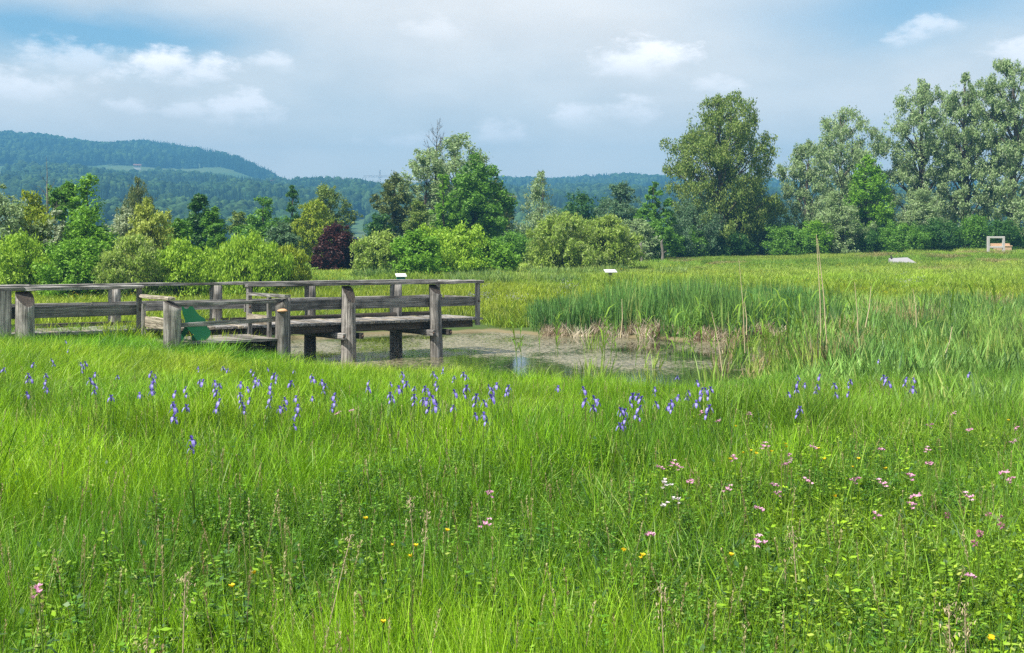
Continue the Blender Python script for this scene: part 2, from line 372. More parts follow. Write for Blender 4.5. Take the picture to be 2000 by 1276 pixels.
def blades(rng, n, h, spread, w, lean=.35, curve=.5, hv=.35, segs=3):
    """n curved tapered blades -> V, tri faces, lv"""
    ts = np.array([0, .38, .74, 1.0]); wd = np.array([.8, 1.0, .7, 0])
    a = rng.uniform(0, 2 * math.pi, n); rr = spread * np.sqrt(rng.uniform(0, 1, n))
    base = np.stack([rr * np.cos(a), rr * np.sin(a), np.zeros(n)], 1)
    la = rng.uniform(0, 2 * math.pi, n); ld = np.stack([np.cos(la), np.sin(la), np.zeros(n)], 1)
    H = h * rng.uniform(1 - hv, 1 + hv, n); le = np.abs(rng.normal(0, lean, n)); cu = curve * rng.uniform(.1, 1.3, n)
    fa = rng.uniform(0, 2 * math.pi, n); fd = np.stack([np.cos(fa), np.sin(fa), np.zeros(n)], 1) * .7 + np.stack([-np.sin(la), np.cos(la), np.zeros(n)], 1) * .5
    fd /= np.linalg.norm(fd, axis=1)[:, None]
    Vs = []
    for t, ww in zip(ts, wd):
        off = (le * t + cu * t * t)[:, None] * ld * H[:, None]
        z = H * (t - .28 * np.minimum(cu + le, 1.6) * t * t)
        c = base + off; c[:, 2] = z
        wv = fd * (w * ww * .5 * rng.uniform(.75, 1.25, n))[:, None]
        if ww > 0: Vs += [c - wv, c + wv]
        else: Vs += [c]
    V = np.stack(Vs, 1).reshape(-1, 3)
    T = np.array([(0, 1, 3), (0, 3, 2), (2, 3, 5), (2, 5, 4), (4, 5, 6)])
    FA = (np.arange(n)[:, None, None] * 7 + T[None]).reshape(-1, 3)
    lv = np.repeat(rng.uniform(0, 1, n), 5)
    return V, FA, lv
RG = np.random.default_rng(11)
M['grass'] = tint_mat('grass_blades', .28, .30, .45, .36, 1.75, .6)
M['dry'] = tint_mat('dry_straw', .25, .15, .7, .7, 1.25)
# kinds of tuft: blades, height, spread, blade width, lean, curve, height variation
TK = {'fine': (60, .25, .12, .0030, .30, .34, .45), 'upright': (46, .32, .09, .0034, .17, .22, .45), 'broad': (24, .28, .10, .0072, .34, .6, .45), 'leaf': (34, .17, .13, .0125, .75, .7, .5),
      'mid': (48, .31, .20, .0062, .26, .35, .45), 'midup': (42, .38, .17, .0066, .16, .25, .45), 'bank': (40, .44, .20, .009, .35, .6, .4),
      'far': (36, .42, .42, .021, .30, .40, .4), 'reed': (24, 1.0, .28, .030, .10, .18, .3), 'stub': (30, .42, .26, .020, .30, .35, .5)}
def patch(name, mix_, n, size, mat='grass', hvar=.25):
    """a square of turf: n tufts of the given kinds joined into one mesh"""
    Vs, Fs, Ls, off = [], [], [], 0
    g = int(math.ceil(math.sqrt(n)))
    ks = list(mix_); pw = np.array([mix_[k] for k in ks], float); pw /= pw.sum()
    for i in range(n):
        kk = TK[ks[RG.choice(len(ks), p=pw)]]; sc_ = RG.uniform(1 - hvar, 1 + hvar)
        V, FA, lv = blades(RG, kk[0], kk[1] * sc_, kk[2], kk[3], kk[4], kk[5], kk[6])
        V = V + np.array([((i % g) + RG.uniform(0, 1)) / g - .5, ((i // g) + RG.uniform(0, 1)) / g - .5, 0]) * (size, size, 0)
        Vs.append(V); Fs.append(FA + off); off += len(V); Ls.append(np.clip(lv * .75 + RG.uniform(-.2, .45), 0, 1))
    return proto(name, mesh_np(name, np.concatenate(Vs), np.concatenate(Fs), np.concatenate(Ls)), M[mat])
# leafy herbs and seed heads
def herb(i, n=20, h=.33, ll=.036):
    acc = Acc(); rng = RG
    for s in range(5):
        a = rng.uniform(0, 6.28); le = rng.uniform(.05, .35); H = h * rng.uniform(.6, 1.2)
        top = np.array([math.cos(a) * le * H, math.sin(a) * le * H, H]); base = np.array([rng.normal(0, .03), rng.normal(0, .03), 0])
        for k in range(n):
            t = rng.uniform(.25, 1); c = base + (top - base) * t
            la = rng.uniform(0, 6.28); el = rng.uniform(-.2, .7); L = ll * rng.uniform(.6, 1.25) * (1.1 - .3 * t)
            d = np.array([math.cos(la) * math.cos(el), math.sin(la) * math.cos(el), math.sin(el)])
            sd = np.array([-math.sin(la), math.cos(la), rng.normal(0, .25)]) * L * .27
            c0 = c + d * L * .15
            acc.add(np.array([c0, c0 + d * L * .5 + sd, c0 + d * L, c0 + d * L * .5 - sd]), [(0, 1, 2), (0, 2, 3)], rng.uniform(0, 1))
        V, Q = tube([base, base + (top - base) * .5 + .01, top], [.003, .0025, .0015], 3)
        acc.add(V, np.concatenate([Q[:, [0, 1, 2]], Q[:, [0, 2, 3]]]), .4)
    return proto('herb_%d' % i, acc.mesh('herb_%d' % i), M['grass'])
herbs = [herb(i) for i in range(4)]
clover = [herb(10 + i, 24, .20, .022) for i in range(3)]
def seedhead(i, H=.62):
    acc = Acc(); rng = RG
    top = np.array([rng.normal(0, .07), rng.normal(0, .07), H]); V, Q = tube([(0, 0, 0), top * .55, top], [.0022, .0018, .0012], 3)
    acc.add(V, np.concatenate([Q[:, [0, 1, 2]], Q[:, [0, 2, 3]]]), .35)
    for k in range(26):
        t = rng.uniform(.80, 1.03); c = top * t; a = rng.uniform(0, 6.28); L = rng.uniform(.012, .026)
        d = np.array([math.cos(a) * .55, math.sin(a) * .55, .8]); sd = np.array([-math.sin(a), math.cos(a), 0]) * .0035
        acc.add(np.array([c, c + d * L * .5 + sd, c + d * L, c + d * L * .5 - sd]), [(0, 1, 2), (0, 2, 3)], rng.uniform(.3, 1))
    return proto('seed_head_%d' % i, acc.mesh('seed_head_%d' % i), M['dry'])
seeds = [seedhead(i) for i in range(4)]

def vnoise(X, Y, s, seed=0):
    """cheap smooth noise in 0..1"""
    r = np.random.default_rng(seed); out_ = np.zeros(np.shape(X)); tot = 0
    for k in range(7):
        a = r.uniform(0, 6.28); f = s * r.uniform(.6, 2.2); ph = r.uniform(0, 6.28); w = 1 / (f / s)
        out_ = out_ + w * np.sin((X * math.cos(a) + Y * math.sin(a)) * f + ph + 1.3 * np.sin((X * math.sin(a) - Y * math.cos(a)) * f * .7 + ph)); tot += w
    return np.clip(.5 + out_ / tot * .9, 0, 1)
def wedge(rng, n, y0, y1, margin=.455, extra=1.2, power=1.0):
    """points in the view wedge plus a margin, density ~ Y^(-power) relative to even"""
    uu = rng.uniform(0, 1, n); e = 2 - power
    Y = (y0 ** e + uu * (y1 ** e - y0 ** e)) ** (1 / e)
    X = rng.uniform(-1, 1, n) * (margin * Y + extra); return X, Y
def lerp3(t, a, c): t = np.asarray(t)[:, None]; return np.array(a) * (1 - t) + np.array(c) * t
G_BRIGHT = (.26, .455, .010); G_MID = (.135, .32, .010); G_DEEP = (.07, .155, .022); G_BLUE = (.125, .28, .045); G_YEL = (.33, .38, .045); G_STRAW = (.42, .36, .16)
rng = np.random.default_rng(5)
def field_tint(X, Y, rng):
    n1 = vnoise(X, Y, .9, 1); n2 = vnoise(X, Y, .35, 2); n3_ = vnoise(X, Y, 2.3, 3)
    t = lerp3(ss(.3, .7, n1 * .6 + n3_ * .4), np.array(G_MID) * .8, G_BRIGHT)
    xs = X / np.maximum(Y, .5)
    blue = np.clip(ss(.05, .35, xs) * .35 + ss(.5, .8, n2) * .35 + (Y < 6.5) * .15, 0, .7)
    t = t * (1 - blue[:, None]) + np.array(G_BLUE) * blue[:, None] * 1.05
    ye = ss(11, 15, Y) * .5 * (1 - ss(.0, .25, xs))
    t = t * (1 - ye[:, None]) + np.array(G_BRIGHT) * 1.12 * ye[:, None]
    t *= rng.uniform(.85, 1.15, len(X))[:, None]
    return t
# near meadow
def cells(rng, y0, y1, step, margin=.46, extra=1.3, jit=.25):
    ys = np.arange(y0, y1, step); P = []
    for y in ys:
        w = margin * (y + step) + extra; xs_ = np.arange(-w, w, step); P.append(np.stack([xs_, np.full(len(xs_), y)], 1))
    P = np.concatenate(P); P = P + rng.uniform(-jit, jit, P.shape) * step; return P[:, 0], P[:, 1]
near_p = {'fine': [patch('turf_fine_%d' % i, {'fine': 1, 'upright': .3, 'leaf': .28}, 100, .86) for i in range(4)],
          'upright': [patch('turf_upright_%d' % i, {'fine': .5, 'upright': 1, 'leaf': .2}, 100, .86) for i in range(3)],
          'broad': [patch('turf_broad_%d' % i, {'fine': .5, 'broad': 1, 'leaf': .5}, 100, .86) for i in range(3)]}
mid_p = {'fine': [patch('sward_fine_%d' % i, {'mid': 1}, 110, 1.55) for i in range(3)],
         'upright': [patch('sward_upright_%d' % i, {'mid': .5, 'midup': 1}, 110, 1.55) for i in range(3)],
         'broad': [patch('sward_broad_%d' % i, {'midup': 1, 'bank': .6}, 100, 1.55) for i in range(3)]}
LABS = {'near': {'fine': 'fine bright meadow grass leaning in the near foreground', 'upright': 'upright taller grass blades through the near foreground meadow', 'broad': 'broad arching grass blades in clumps of the near meadow'},
        'mid': {'fine': 'fine grass of the meadow around the irises', 'upright': 'upright grass of the meadow around the irises', 'broad': 'broad-bladed grass clumps around the irises'}}
for zone, pset, y0, y1, st_ in (('near', near_p, 1.9, 8.4, .72), ('mid', mid_p, 8.4, 23.5, 1.25)):
    X, Y = cells(rng, y0, y1, st_); keep = pond_sd(X, Y) > .5; X, Y = X[keep], Y[keep]
    kind = vnoise(X, Y, 1.1, 21) + rng.normal(0, .1, len(X)); size = (.72 + .5 * vnoise(X, Y, .8, 9)) * rng.uniform(.85, 1.12, len(X)) * (1 - .2 * ss(15, 22, Y) * ss(-.05, .05, X / Y))
    for kd, sel in (('fine', kind < .48), ('upright', (kind >= .48) & (kind < .72)), ('broad', kind >= .72)):
        t = field_tint(X[sel], Y[sel], rng)
        if kd == 'broad': t = t * .85
        scatter(kd + '_grass', LABS[zone][kd], pset[kd], np.stack([X[sel], Y[sel], gz(X[sel], Y[sel]) - .02], 1), rng.uniform(0, 6.28, sel.sum()), np.stack([np.ones(sel.sum())] * 2 + [size[sel]], 1), t, .05, 1)
# bank grass between the irises and the pond, denser and longer on the left
bankp = [patch('bank_turf_%d' % i, {'bank': 1}, 34, 1.1) for i in range(3)]
X, Y = cells(rng, 14.5, 29, .95); sdv = pond_sd(X, Y); left = ss(.03, -.1, X / Y)
keep = (sdv > .35) & (rng.uniform(0, 1, len(X)) < .45 + .55 * left); X, Y, left = X[keep], Y[keep], left[keep]
t = lerp3(vnoise(X, Y, .7, 5), G_MID, (.30, .42, .02)) * rng.uniform(.85, 1.2, len(X))[:, None]
t = t * left[:, None] + (t * .6 + np.array((.10, .12, .03)) * .6) * (1 - left[:, None])
scatter('bank_grass', 'lush yellow-green grass on the bank before the jetty', bankp, np.stack([X, Y, gz(X, Y) - .02], 1), rng.uniform(0, 6.28, len(X)), np.stack([np.ones(len(X))] * 2 + [rng.uniform(.7, 1.15, len(X)) * (.62 + .3 * left)], 1), t, .06, 2)
# herbs, clover, seed heads
X, Y = wedge(rng, 5200, 2.2, 12, .46, .6, 1.0); w = ss(.05, .33, X / Y) * .8 + .05 + .30 * ss(.55, .8, vnoise(X, Y, 1.6, 31)); k = rng.uniform(0, 1, len(X)) < w * (1.0 - ss(6, 12, Y) * .6); X, Y = X[k], Y[k]
t = lerp3(np.clip(rng.uniform(-.3, .7, len(X)) + ss(0, .3, X / Y) * .5, 0, 1), (.085, .21, .015), (.24, .38, .015))
scatter('leafy_herbs', 'leafy yellow-green meadow herbs low in the foreground', herbs, np.stack([X, Y, gz(X, Y)], 1), rng.uniform(0, 6.28, len(X)), rng.uniform(.7, 1.25, len(X)), t, .1, 3)
X, Y = wedge(rng, 4200, 2.4, 15, .46, .6, 1.0); k = (vnoise(X, Y, 1.6, 37) > .5); X, Y = X[k], Y[k]
cx, cyy = px(1650, 8.0), 8.0
X = np.concatenate([X, rng.normal(cx, .28, 70)]); Y = np.concatenate([Y, rng.normal(cyy, .3, 70)])
scatter('clover_leaves', 'small-leaved clover patches among the meadow grass', clover, np.stack([X, Y, gz(X, Y) + .12], 1), rng.uniform(0, 6.28, len(X)), rng.uniform(.8, 1.3, len(X)), lerp3(rng.uniform(0, 1, len(X)), (.07, .2, .02), (.15, .30, .02)), .1, 4)
X, Y = wedge(rng, 1800, 2.6, 20, .46, .6, 1.0); k = pond_sd(X, Y) > .3; X, Y = X[k], Y[k]
t = lerp3(rng.uniform(0, 1, len(X)), (.26, .20, .10), (.46, .42, .22))
scatter('grass_seed_heads', 'thin brownish grass seed heads over the meadow', seeds, np.stack([X, Y, gz(X, Y)], 1), rng.uniform(0, 6.28, len(X)), rng.uniform(.5, .85, len(X)), t, .1, 5)
# far side: lush grass behind the jetty and far meadow
farp = [patch('far_turf_%d' % i, {'far': 1}, 70, 2.7) for i in range(4)]
X, Y = cells(rng, 29, 121, 2.2, .45, 2.5)
sdv = pond_sd(X, Y); xs = X / Y * F + 1000
k = (sdv > 1.0) & ~((xs > 1075) & (xs < 1560) & (Y < 49) & (Y > 36)) & ~((np.abs(xs - 1192) < 22) & (Y > 56) & (Y < 63.5)); X, Y, xs = X[k], Y[k], xs[k]
lush = lerp3(vnoise(X, Y, .3, 41), (.22, .34, .02), (.34, .42, .025))
dryc = lerp3(vnoise(X, Y, .25, 43), (.20, .37, .035), (.34, .45, .07))
f = ss(52, 74, Y)[:, None]; t = lush * (1 - f) + dryc * f
pk = (rng.uniform(0, 1, len(X)) < .12 * ss(60, 80, Y)); t[pk] = np.array((.36, .32, .13))
t = t * (.80 + .4 * vnoise(X, Y, .12, 44))[:, None] * rng.uniform(.9, 1.1, len(X))[:, None]
sz = rng.uniform(.7, 1.15, len(X)) * (1.05 - .35 * ss(50, 80, Y))
scatter('far_meadow_grass', 'sunlit grass of the meadow beyond the pond', farp, np.stack([X, Y, gz(X, Y) - .03], 1), rng.uniform(0, 6.28, len(X)), np.stack([np.ones(len(X))] * 2 + [sz], 1), t, .03, 6)
# reed bed on the far bank
reedp = [patch('reed_patch_%d' % i, {'reed': 1}, 34, 1.5, hvar=.3) for i in range(4)]
X, Y = cells(rng, 39, 52, 1.1, .45, 1); xx = X / Y * F + 1000; n = len(X)
k = (xx > 1068) & (xx < 1620) & (pond_sd(X, Y) > .6) & (rng.uniform(0, 1, n) < 1 - .75 * ss(45, 51, Y) - .4 * ss(1430, 1600, xx)); X, Y = X[k], Y[k]
t = lerp3(vnoise(X, Y, .5, 51), (.085, .21, .05), (.19, .34, .065)) * rng.uniform(.85, 1.2, len(X))[:, None]
scatter('reed_bed', 'dense dark green reed bed on the far bank', reedp, np.stack([X, Y, gz(X, Y) - .05], 1), rng.uniform(0, 6.28, len(X)), np.stack([np.ones(len(X))] * 2 + [rng.uniform(.55, 1.25, len(X)) * (.8 + .35 * vnoise(X, Y, .9, 53))], 1), t, .03, 7)
# strip of pale reeds in front of the bushes
X, Y = cells(rng, 61, 73, 1.6, .45, 1); xx = X / Y * F + 1000; n = len(X)
k = (xx > 640) & (xx < 1330) & ~((xx > 1160) & (xx < 1225) & (Y < 68)) & (rng.uniform(0, 1, n) < .18 + .5 * ss(830, 960, xx) * ss(1290, 1190, xx)); X, Y = X[k], Y[k]
t = lerp3(rng.uniform(0, 1, len(X)), (.17, .29, .07), (.28, .38, .09))
scatter('reed_strip', 'strip of pale reeds before the willow bushes', reedp, np.stack([X, Y, gz(X, Y) - .05], 1), rng.uniform(0, 6.28, len(X)), np.stack([np.ones(len(X))] * 2 + [rng.uniform(.35, .6, len(X))], 1), t, .03, 8)
# dry stubble at the water's edge
stubp = [patch('stub_%d' % i, {'stub': 1}, 2, .3, 'dry') for i in range(4)]
n = 600; xx = rng.uniform(1060, 1560, n); Y = rng.uniform(38.5, 42.4, n); X = px(xx, Y); sdv = pond_sd(X, Y); cl = vnoise(X, Y, 2.0, 61)
k = (sdv > -.55) & (sdv < .75) & (cl + rng.normal(0, .12, n) > .42); X, Y = X[k], Y[k]
t = lerp3(rng.uniform(0, 1, len(X)), (.27, .19, .12), (.66, .58, .45))
scatter('dry_reed_stubble', 'broken brown dry reed stubble along the far waterline', stubp, np.stack([X, Y, np.maximum(gz(X, Y), -.05)], 1), rng.uniform(0, 6.28, len(X)), rng.uniform(.6, 1.15, len(X)), t, .15, 9)
# sedges and reeds of the wet ground right of the pond
sedgep = [patch('sedge_patch_%d' % i, {'reed': 1, 'bank': .5}, 19, 1.2, hvar=.35) for i in range(4)]
X, Y = cells(rng, 15.5, 50, 1.05, .45, 1, .45); xx = X / Y * F + 1000; n = len(X); sdv = pond_sd(X, Y)
dens = ss(1440, 1620, xx) * .85 + .15 * ss(30, 40, Y) * ss(1400, 1450, xx); k = (sdv > .2) & (rng.uniform(0, 1, n) < dens * (.3 + .7 * ss(17, 24, Y))); X, Y = X[k], Y[k]
t = lerp3(vnoise(X, Y, .45, 71), (.11, .245, .06), (.25, .40, .075)) * rng.uniform(.75, 1.2, len(X))[:, None]
dr = rng.uniform(0, 1, len(X)) < .06; t[dr] = (.34, .30, .14)
scatter('wet_meadow_sedge', 'tall blue-green sedge and reed growth right of the pond', sedgep, np.stack([X, Y, gz(X, Y) - .03], 1), rng.uniform(0, 6.28, len(X)),
        np.stack([np.ones(len(X))] * 2 + [rng.uniform(.5, .95, len(X)) * (.55 + .45 * ss(18, 32, Y))], 1), t, .08, 10)
# thin reed growth standing in the shallow near right part of the pond
sprig = [patch('reed_sprig_%d' % i, {'reed': 1}, 1, .3, hvar=.4) for i in range(5)]
n = 700; xx = rng.uniform(1130, 1640, n); Y = rng.uniform(22, 39, n); X = px(xx, Y); k = (pond_sd(X, Y) < .6) & (rng.uniform(0, 1, n) < .03 + .8 * ss(1400, 1620, xx) + .12 * ss(25, 23, Y)); X, Y = X[k], Y[k]
t = lerp3(rng.uniform(0, 1, len(X)), (.12, .24, .03), (.26, .36, .06)); dr = rng.uniform(0, 1, len(X)) < .2; t[dr] = (.36, .29, .15)
scatter('pond_edge_reeds', 'thin green reed growth standing in the shallow right part of the pond', sprig, np.stack([X, Y, np.maximum(gz(X, Y), -.12)], 1), rng.uniform(0, 6.28, len(X)), np.stack([np.full(len(X), .8)] * 2 + [rng.uniform(.35, .8, len(X))], 1), t, .12, 14)
# yellow flecks in the far meadow
def fleck(i):
    acc = Acc()
    for k in range(5):
        c = RG.normal(0, .16, 3); c[2] = .36 + RG.uniform(0, .12); r = .030
        acc.add(np.array([c + (r, 0, 0), c + (0, r, .012), c + (-r, 0, 0), c + (0, -r, .01)]), [(0, 1, 2), (0, 2, 3)], RG.uniform(0, 1))
    return proto('fleck_%d' % i, acc.mesh('fleck_%d' % i), M['dry'])
flecks = [fleck(i) for i in range(3)]
X, Y = wedge(rng, 1500, 44, 78, .45, 1, 1.0); k = vnoise(X, Y, .25, 81) > .52; X, Y = X[k], Y[k]
scatter('buttercup_flecks', 'tiny yellow buttercups dotted over the far meadow', flecks, np.stack([X, Y, gz(X, Y) - .02], 1), rng.uniform(0, 6.28, len(X)), rng.uniform(.8, 1.2, len(X)), np.tile((.62, .52, .02), (len(X), 1)), .05, 11)
n = 90; c_ = rng.integers(0, 6, n); cxs = np.array([930, 965, 1010, 1105, 1780, 390])[c_] + rng.normal(0, 12, n); ys = np.array([50, 52, 50, 55, 58, 46])[c_] + rng.normal(0, 1.2, n)
scatter('far_iris_haze', 'hazy lilac patches of irises in the far meadow', flecks, np.stack([px(cxs, ys), ys, gz(px(cxs, ys), ys) + .12], 1), rng.uniform(0, 6.28, n), rng.uniform(.8, 1.3, n), np.tile((.36, .34, .55), (n, 1)), .05, 12)

# ------------------------------------------------------------------ far forest on the hills
M['forest'] = tint_mat('far_forest', 0, .1, .9, .6, 1.4)
def lump_tree(i, conif):
    acc = Acc(); rng = np.random.default_rng(300 + i)
    if conif:
        for k in range(6):
            z0 = k / 6 * .86; r = .24 * (1 - k / 6.6); nS = 9
            a = np.arange(nS) * 2 * math.pi / nS + rng.uniform(0, 1); rr = r * rng.uniform(.65, 1.2, nS)
            V = np.concatenate([np.stack([rr * np.cos(a), rr * np.sin(a), np.full(nS, z0) + rng.uniform(-.02, .02, nS)], 1), [[0, 0, z0 + .30]]])
            acc.add(V, [(j, (j + 1) % nS, nS) for j in range(nS)], rng.uniform(0, 1, nS))
    else:
        for k in range(13):
            d = rng.normal(0, 1, 3); d /= np.linalg.norm(d); c = np.array([0, 0, .55]) + d * np.array([.27, .27, .24]) * rng.uniform(.5, 1); R0 = rng.uniform(.15, .24)
            nS = 7
            for kk in range(3):
                pass
            th = np.linspace(0, math.pi, 5)[1:-1]; V = [c + (0, 0, R0)]
            for t_ in th:
                for j in range(nS):
                    aa = j * 2 * math.pi / nS + t_; V.append(c + R0 * rng.uniform(.75, 1.2) * np.array([math.sin(t_) * math.cos(aa), math.sin(t_) * math.sin(aa), math.cos(t_)]))
            Q = [(0, 1 + j, 1 + (j + 1) % nS) for j in range(nS)]
            for r_ in range(2):
                for j in range(nS):
                    p, q_ = 1 + r_ * nS + j, 1 + r_ * nS + (j + 1) % nS; Q += [(p, p + nS, q_ + nS), (p, q_ + nS, q_)]
            acc.add(np.array(V), Q, rng.uniform(0, 1, len(Q)))
    return proto(('conifer_%d' if conif else 'broadleaf_%d') % i, acc.mesh('far_tree'), M['forest'])
con = [lump_tree(i, True) for i in range(3)]; dec = [lump_tree(i, False) for i in range(4)]
def hill_pts(n, r0, r1, seed):
    r = np.random.default_rng(seed); a = r.uniform(-.50, .50, n); rad = np.sqrt(r.uniform(r0 ** 2, r1 ** 2, n)); return a, rad, r
a1, r1, rh = hill_pts(26000, 500, 1125, 1); x1 = 1000 + F * np.tan(a1)
k = (x1 > 22 + 30 * np.sin(r1 * .02)) & ~((x1 < 150) & (r1 < 640)) & ~((x1 > 670) & (x1 < 735) & (r1 < 700)) & ~((x1 > 15) & (x1 < 70) & (r1 < 1070) & (r1 > 960)); a1, r1 = a1[k], r1[k]
a2, r2, _ = hill_pts(24000, 1340, 1915, 2); x2 = 1000 + F * np.tan(a2)
lim = np.interp(x2, [-700, 60, 120, 250, 430, 560, 3000], [1340, 1345, 1375, 1400, 1440, 1340, 1340]); k = r2 > lim; a2, r2 = a2[k], r2[k]
a = np.concatenate([a1, a2]); r = np.concatenate([r1, r2]); X = r * np.sin(a); Y = r * np.cos(a); Z = hill_z(a, r) - 1
isc = vnoise(X, Y, .012, 91) + rh.normal(0, .2, len(X)) > .55
t = np.where(isc[:, None], np.array((.012, .032, .020)), lerp3(rh.uniform(0, 1, len(X)), (.022, .055, .02), (.05, .095, .03))) * rh.uniform(.75, 1.25, len(X))[:, None]
sz = rh.uniform(11, 19, len(X))
for nm, lab, pr, sel, wf in (('conifer_forest', 'dark spruce stands in the woods on the distant hills', con, isc, .75), ('broadleaf_forest', 'rounded broadleaf woods covering the distant hills', dec, ~isc, .85)):
    s_ = sz[sel]; scatter(nm, lab, pr, np.stack([X[sel], Y[sel], Z[sel]], 1), rh.uniform(0, 6.28, sel.sum()), np.stack([s_ * wf * rh.uniform(.8, 1.2, len(s_))] * 2 + [s_], 1), t[sel], None, 13)

# ------------------------------------------------------------------ trees and shrubs
LM = {
 'bright': leaf_mat('leaf_bright', (0.213, 0.383, 0.026), (0.369, 0.540, 0.043)),
 'fresh': leaf_mat('leaf_fresh', (0.121, 0.284, 0.020), (0.227, 0.426, 0.035)),
 'green': leaf_mat('leaf_green', (0.075, 0.2, 0.02), (0.17, 0.34, 0.04)),
 'dark': leaf_mat('leaf_dark', (0.03, 0.1, 0.02), (0.08, 0.19, 0.03)),
 'willow': leaf_mat('leaf_willow', (.16, .27, .085), (.33, .43, .19), (.42, .49, .34), .25, .35),
 'silver': leaf_mat('leaf_silver', (0.256, 0.341, 0.170), (0.511, 0.568, 0.383), (0.480, 0.520, 0.420), .25, .3),
 'olive': leaf_mat('leaf_olive', (.11, .20, .03), (.25, .31, .07)),
 'yellow': leaf_mat('leaf_yellow', (0.28, 0.36, 0.05), (0.46, 0.52, 0.11)),
 'gold': leaf_mat('leaf_gold', (0.2, 0.31, 0.02), (0.36, 0.41, 0.03)),
 'copper': leaf_mat('leaf_copper', (0.03, 0.01, 0.01), (0.09, 0.024, 0.018), None, .2),
 'brown': leaf_mat('leaf_brown', (0.09, 0.14, 0.035), (0.19, 0.22, 0.06)),
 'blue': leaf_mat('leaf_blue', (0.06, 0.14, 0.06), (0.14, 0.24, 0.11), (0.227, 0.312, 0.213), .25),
 'willowbush': leaf_mat('leaf_willowbush', (0.18, 0.3, 0.03), (0.34, 0.45, 0.08), (0.398, 0.469, 0.213), .3),
}
ENV = {
 'round': [(0, .5), (.15, .85), (.4, 1), (.7, .85), (.9, .5), (1, .12)],
 'bush': [(0, .85), (.2, 1), (.5, .95), (.75, .72), (.92, .4), (1, .1)],
 'cone': [(0, .9), (.12, 1), (.35, .8), (.6, .52), (.82, .27), (1, .05)],
 'oval': [(0, .45), (.2, .85), (.5, 1), (.75, .72), (.9, .42), (1, .1)],
 'column': [(0, .7), (.2, 1), (.6, .95), (.85, .7), (1, .2)],
 'spire': [(0, 1), (.3, .9), (.5, .62), (.65, .38), (.8, .28), (.95, .18), (1, .05)],
 'big': [(0, .72), (.12, .85), (.3, .88), (.5, .90), (.62, 1.0), (.75, .72), (.88, .58), (.96, .36), (1, .12)],
 'will': [(0, .8), (.2, .9), (.45, .85), (.65, 1), (.85, .72), (.95, .42), (1, .12)],
 'umbrella': [(0, .25), (.3, .6), (.5, .9), (.75, 1), (.92, .6), (1, .2)],
}
tree_seed = [100]
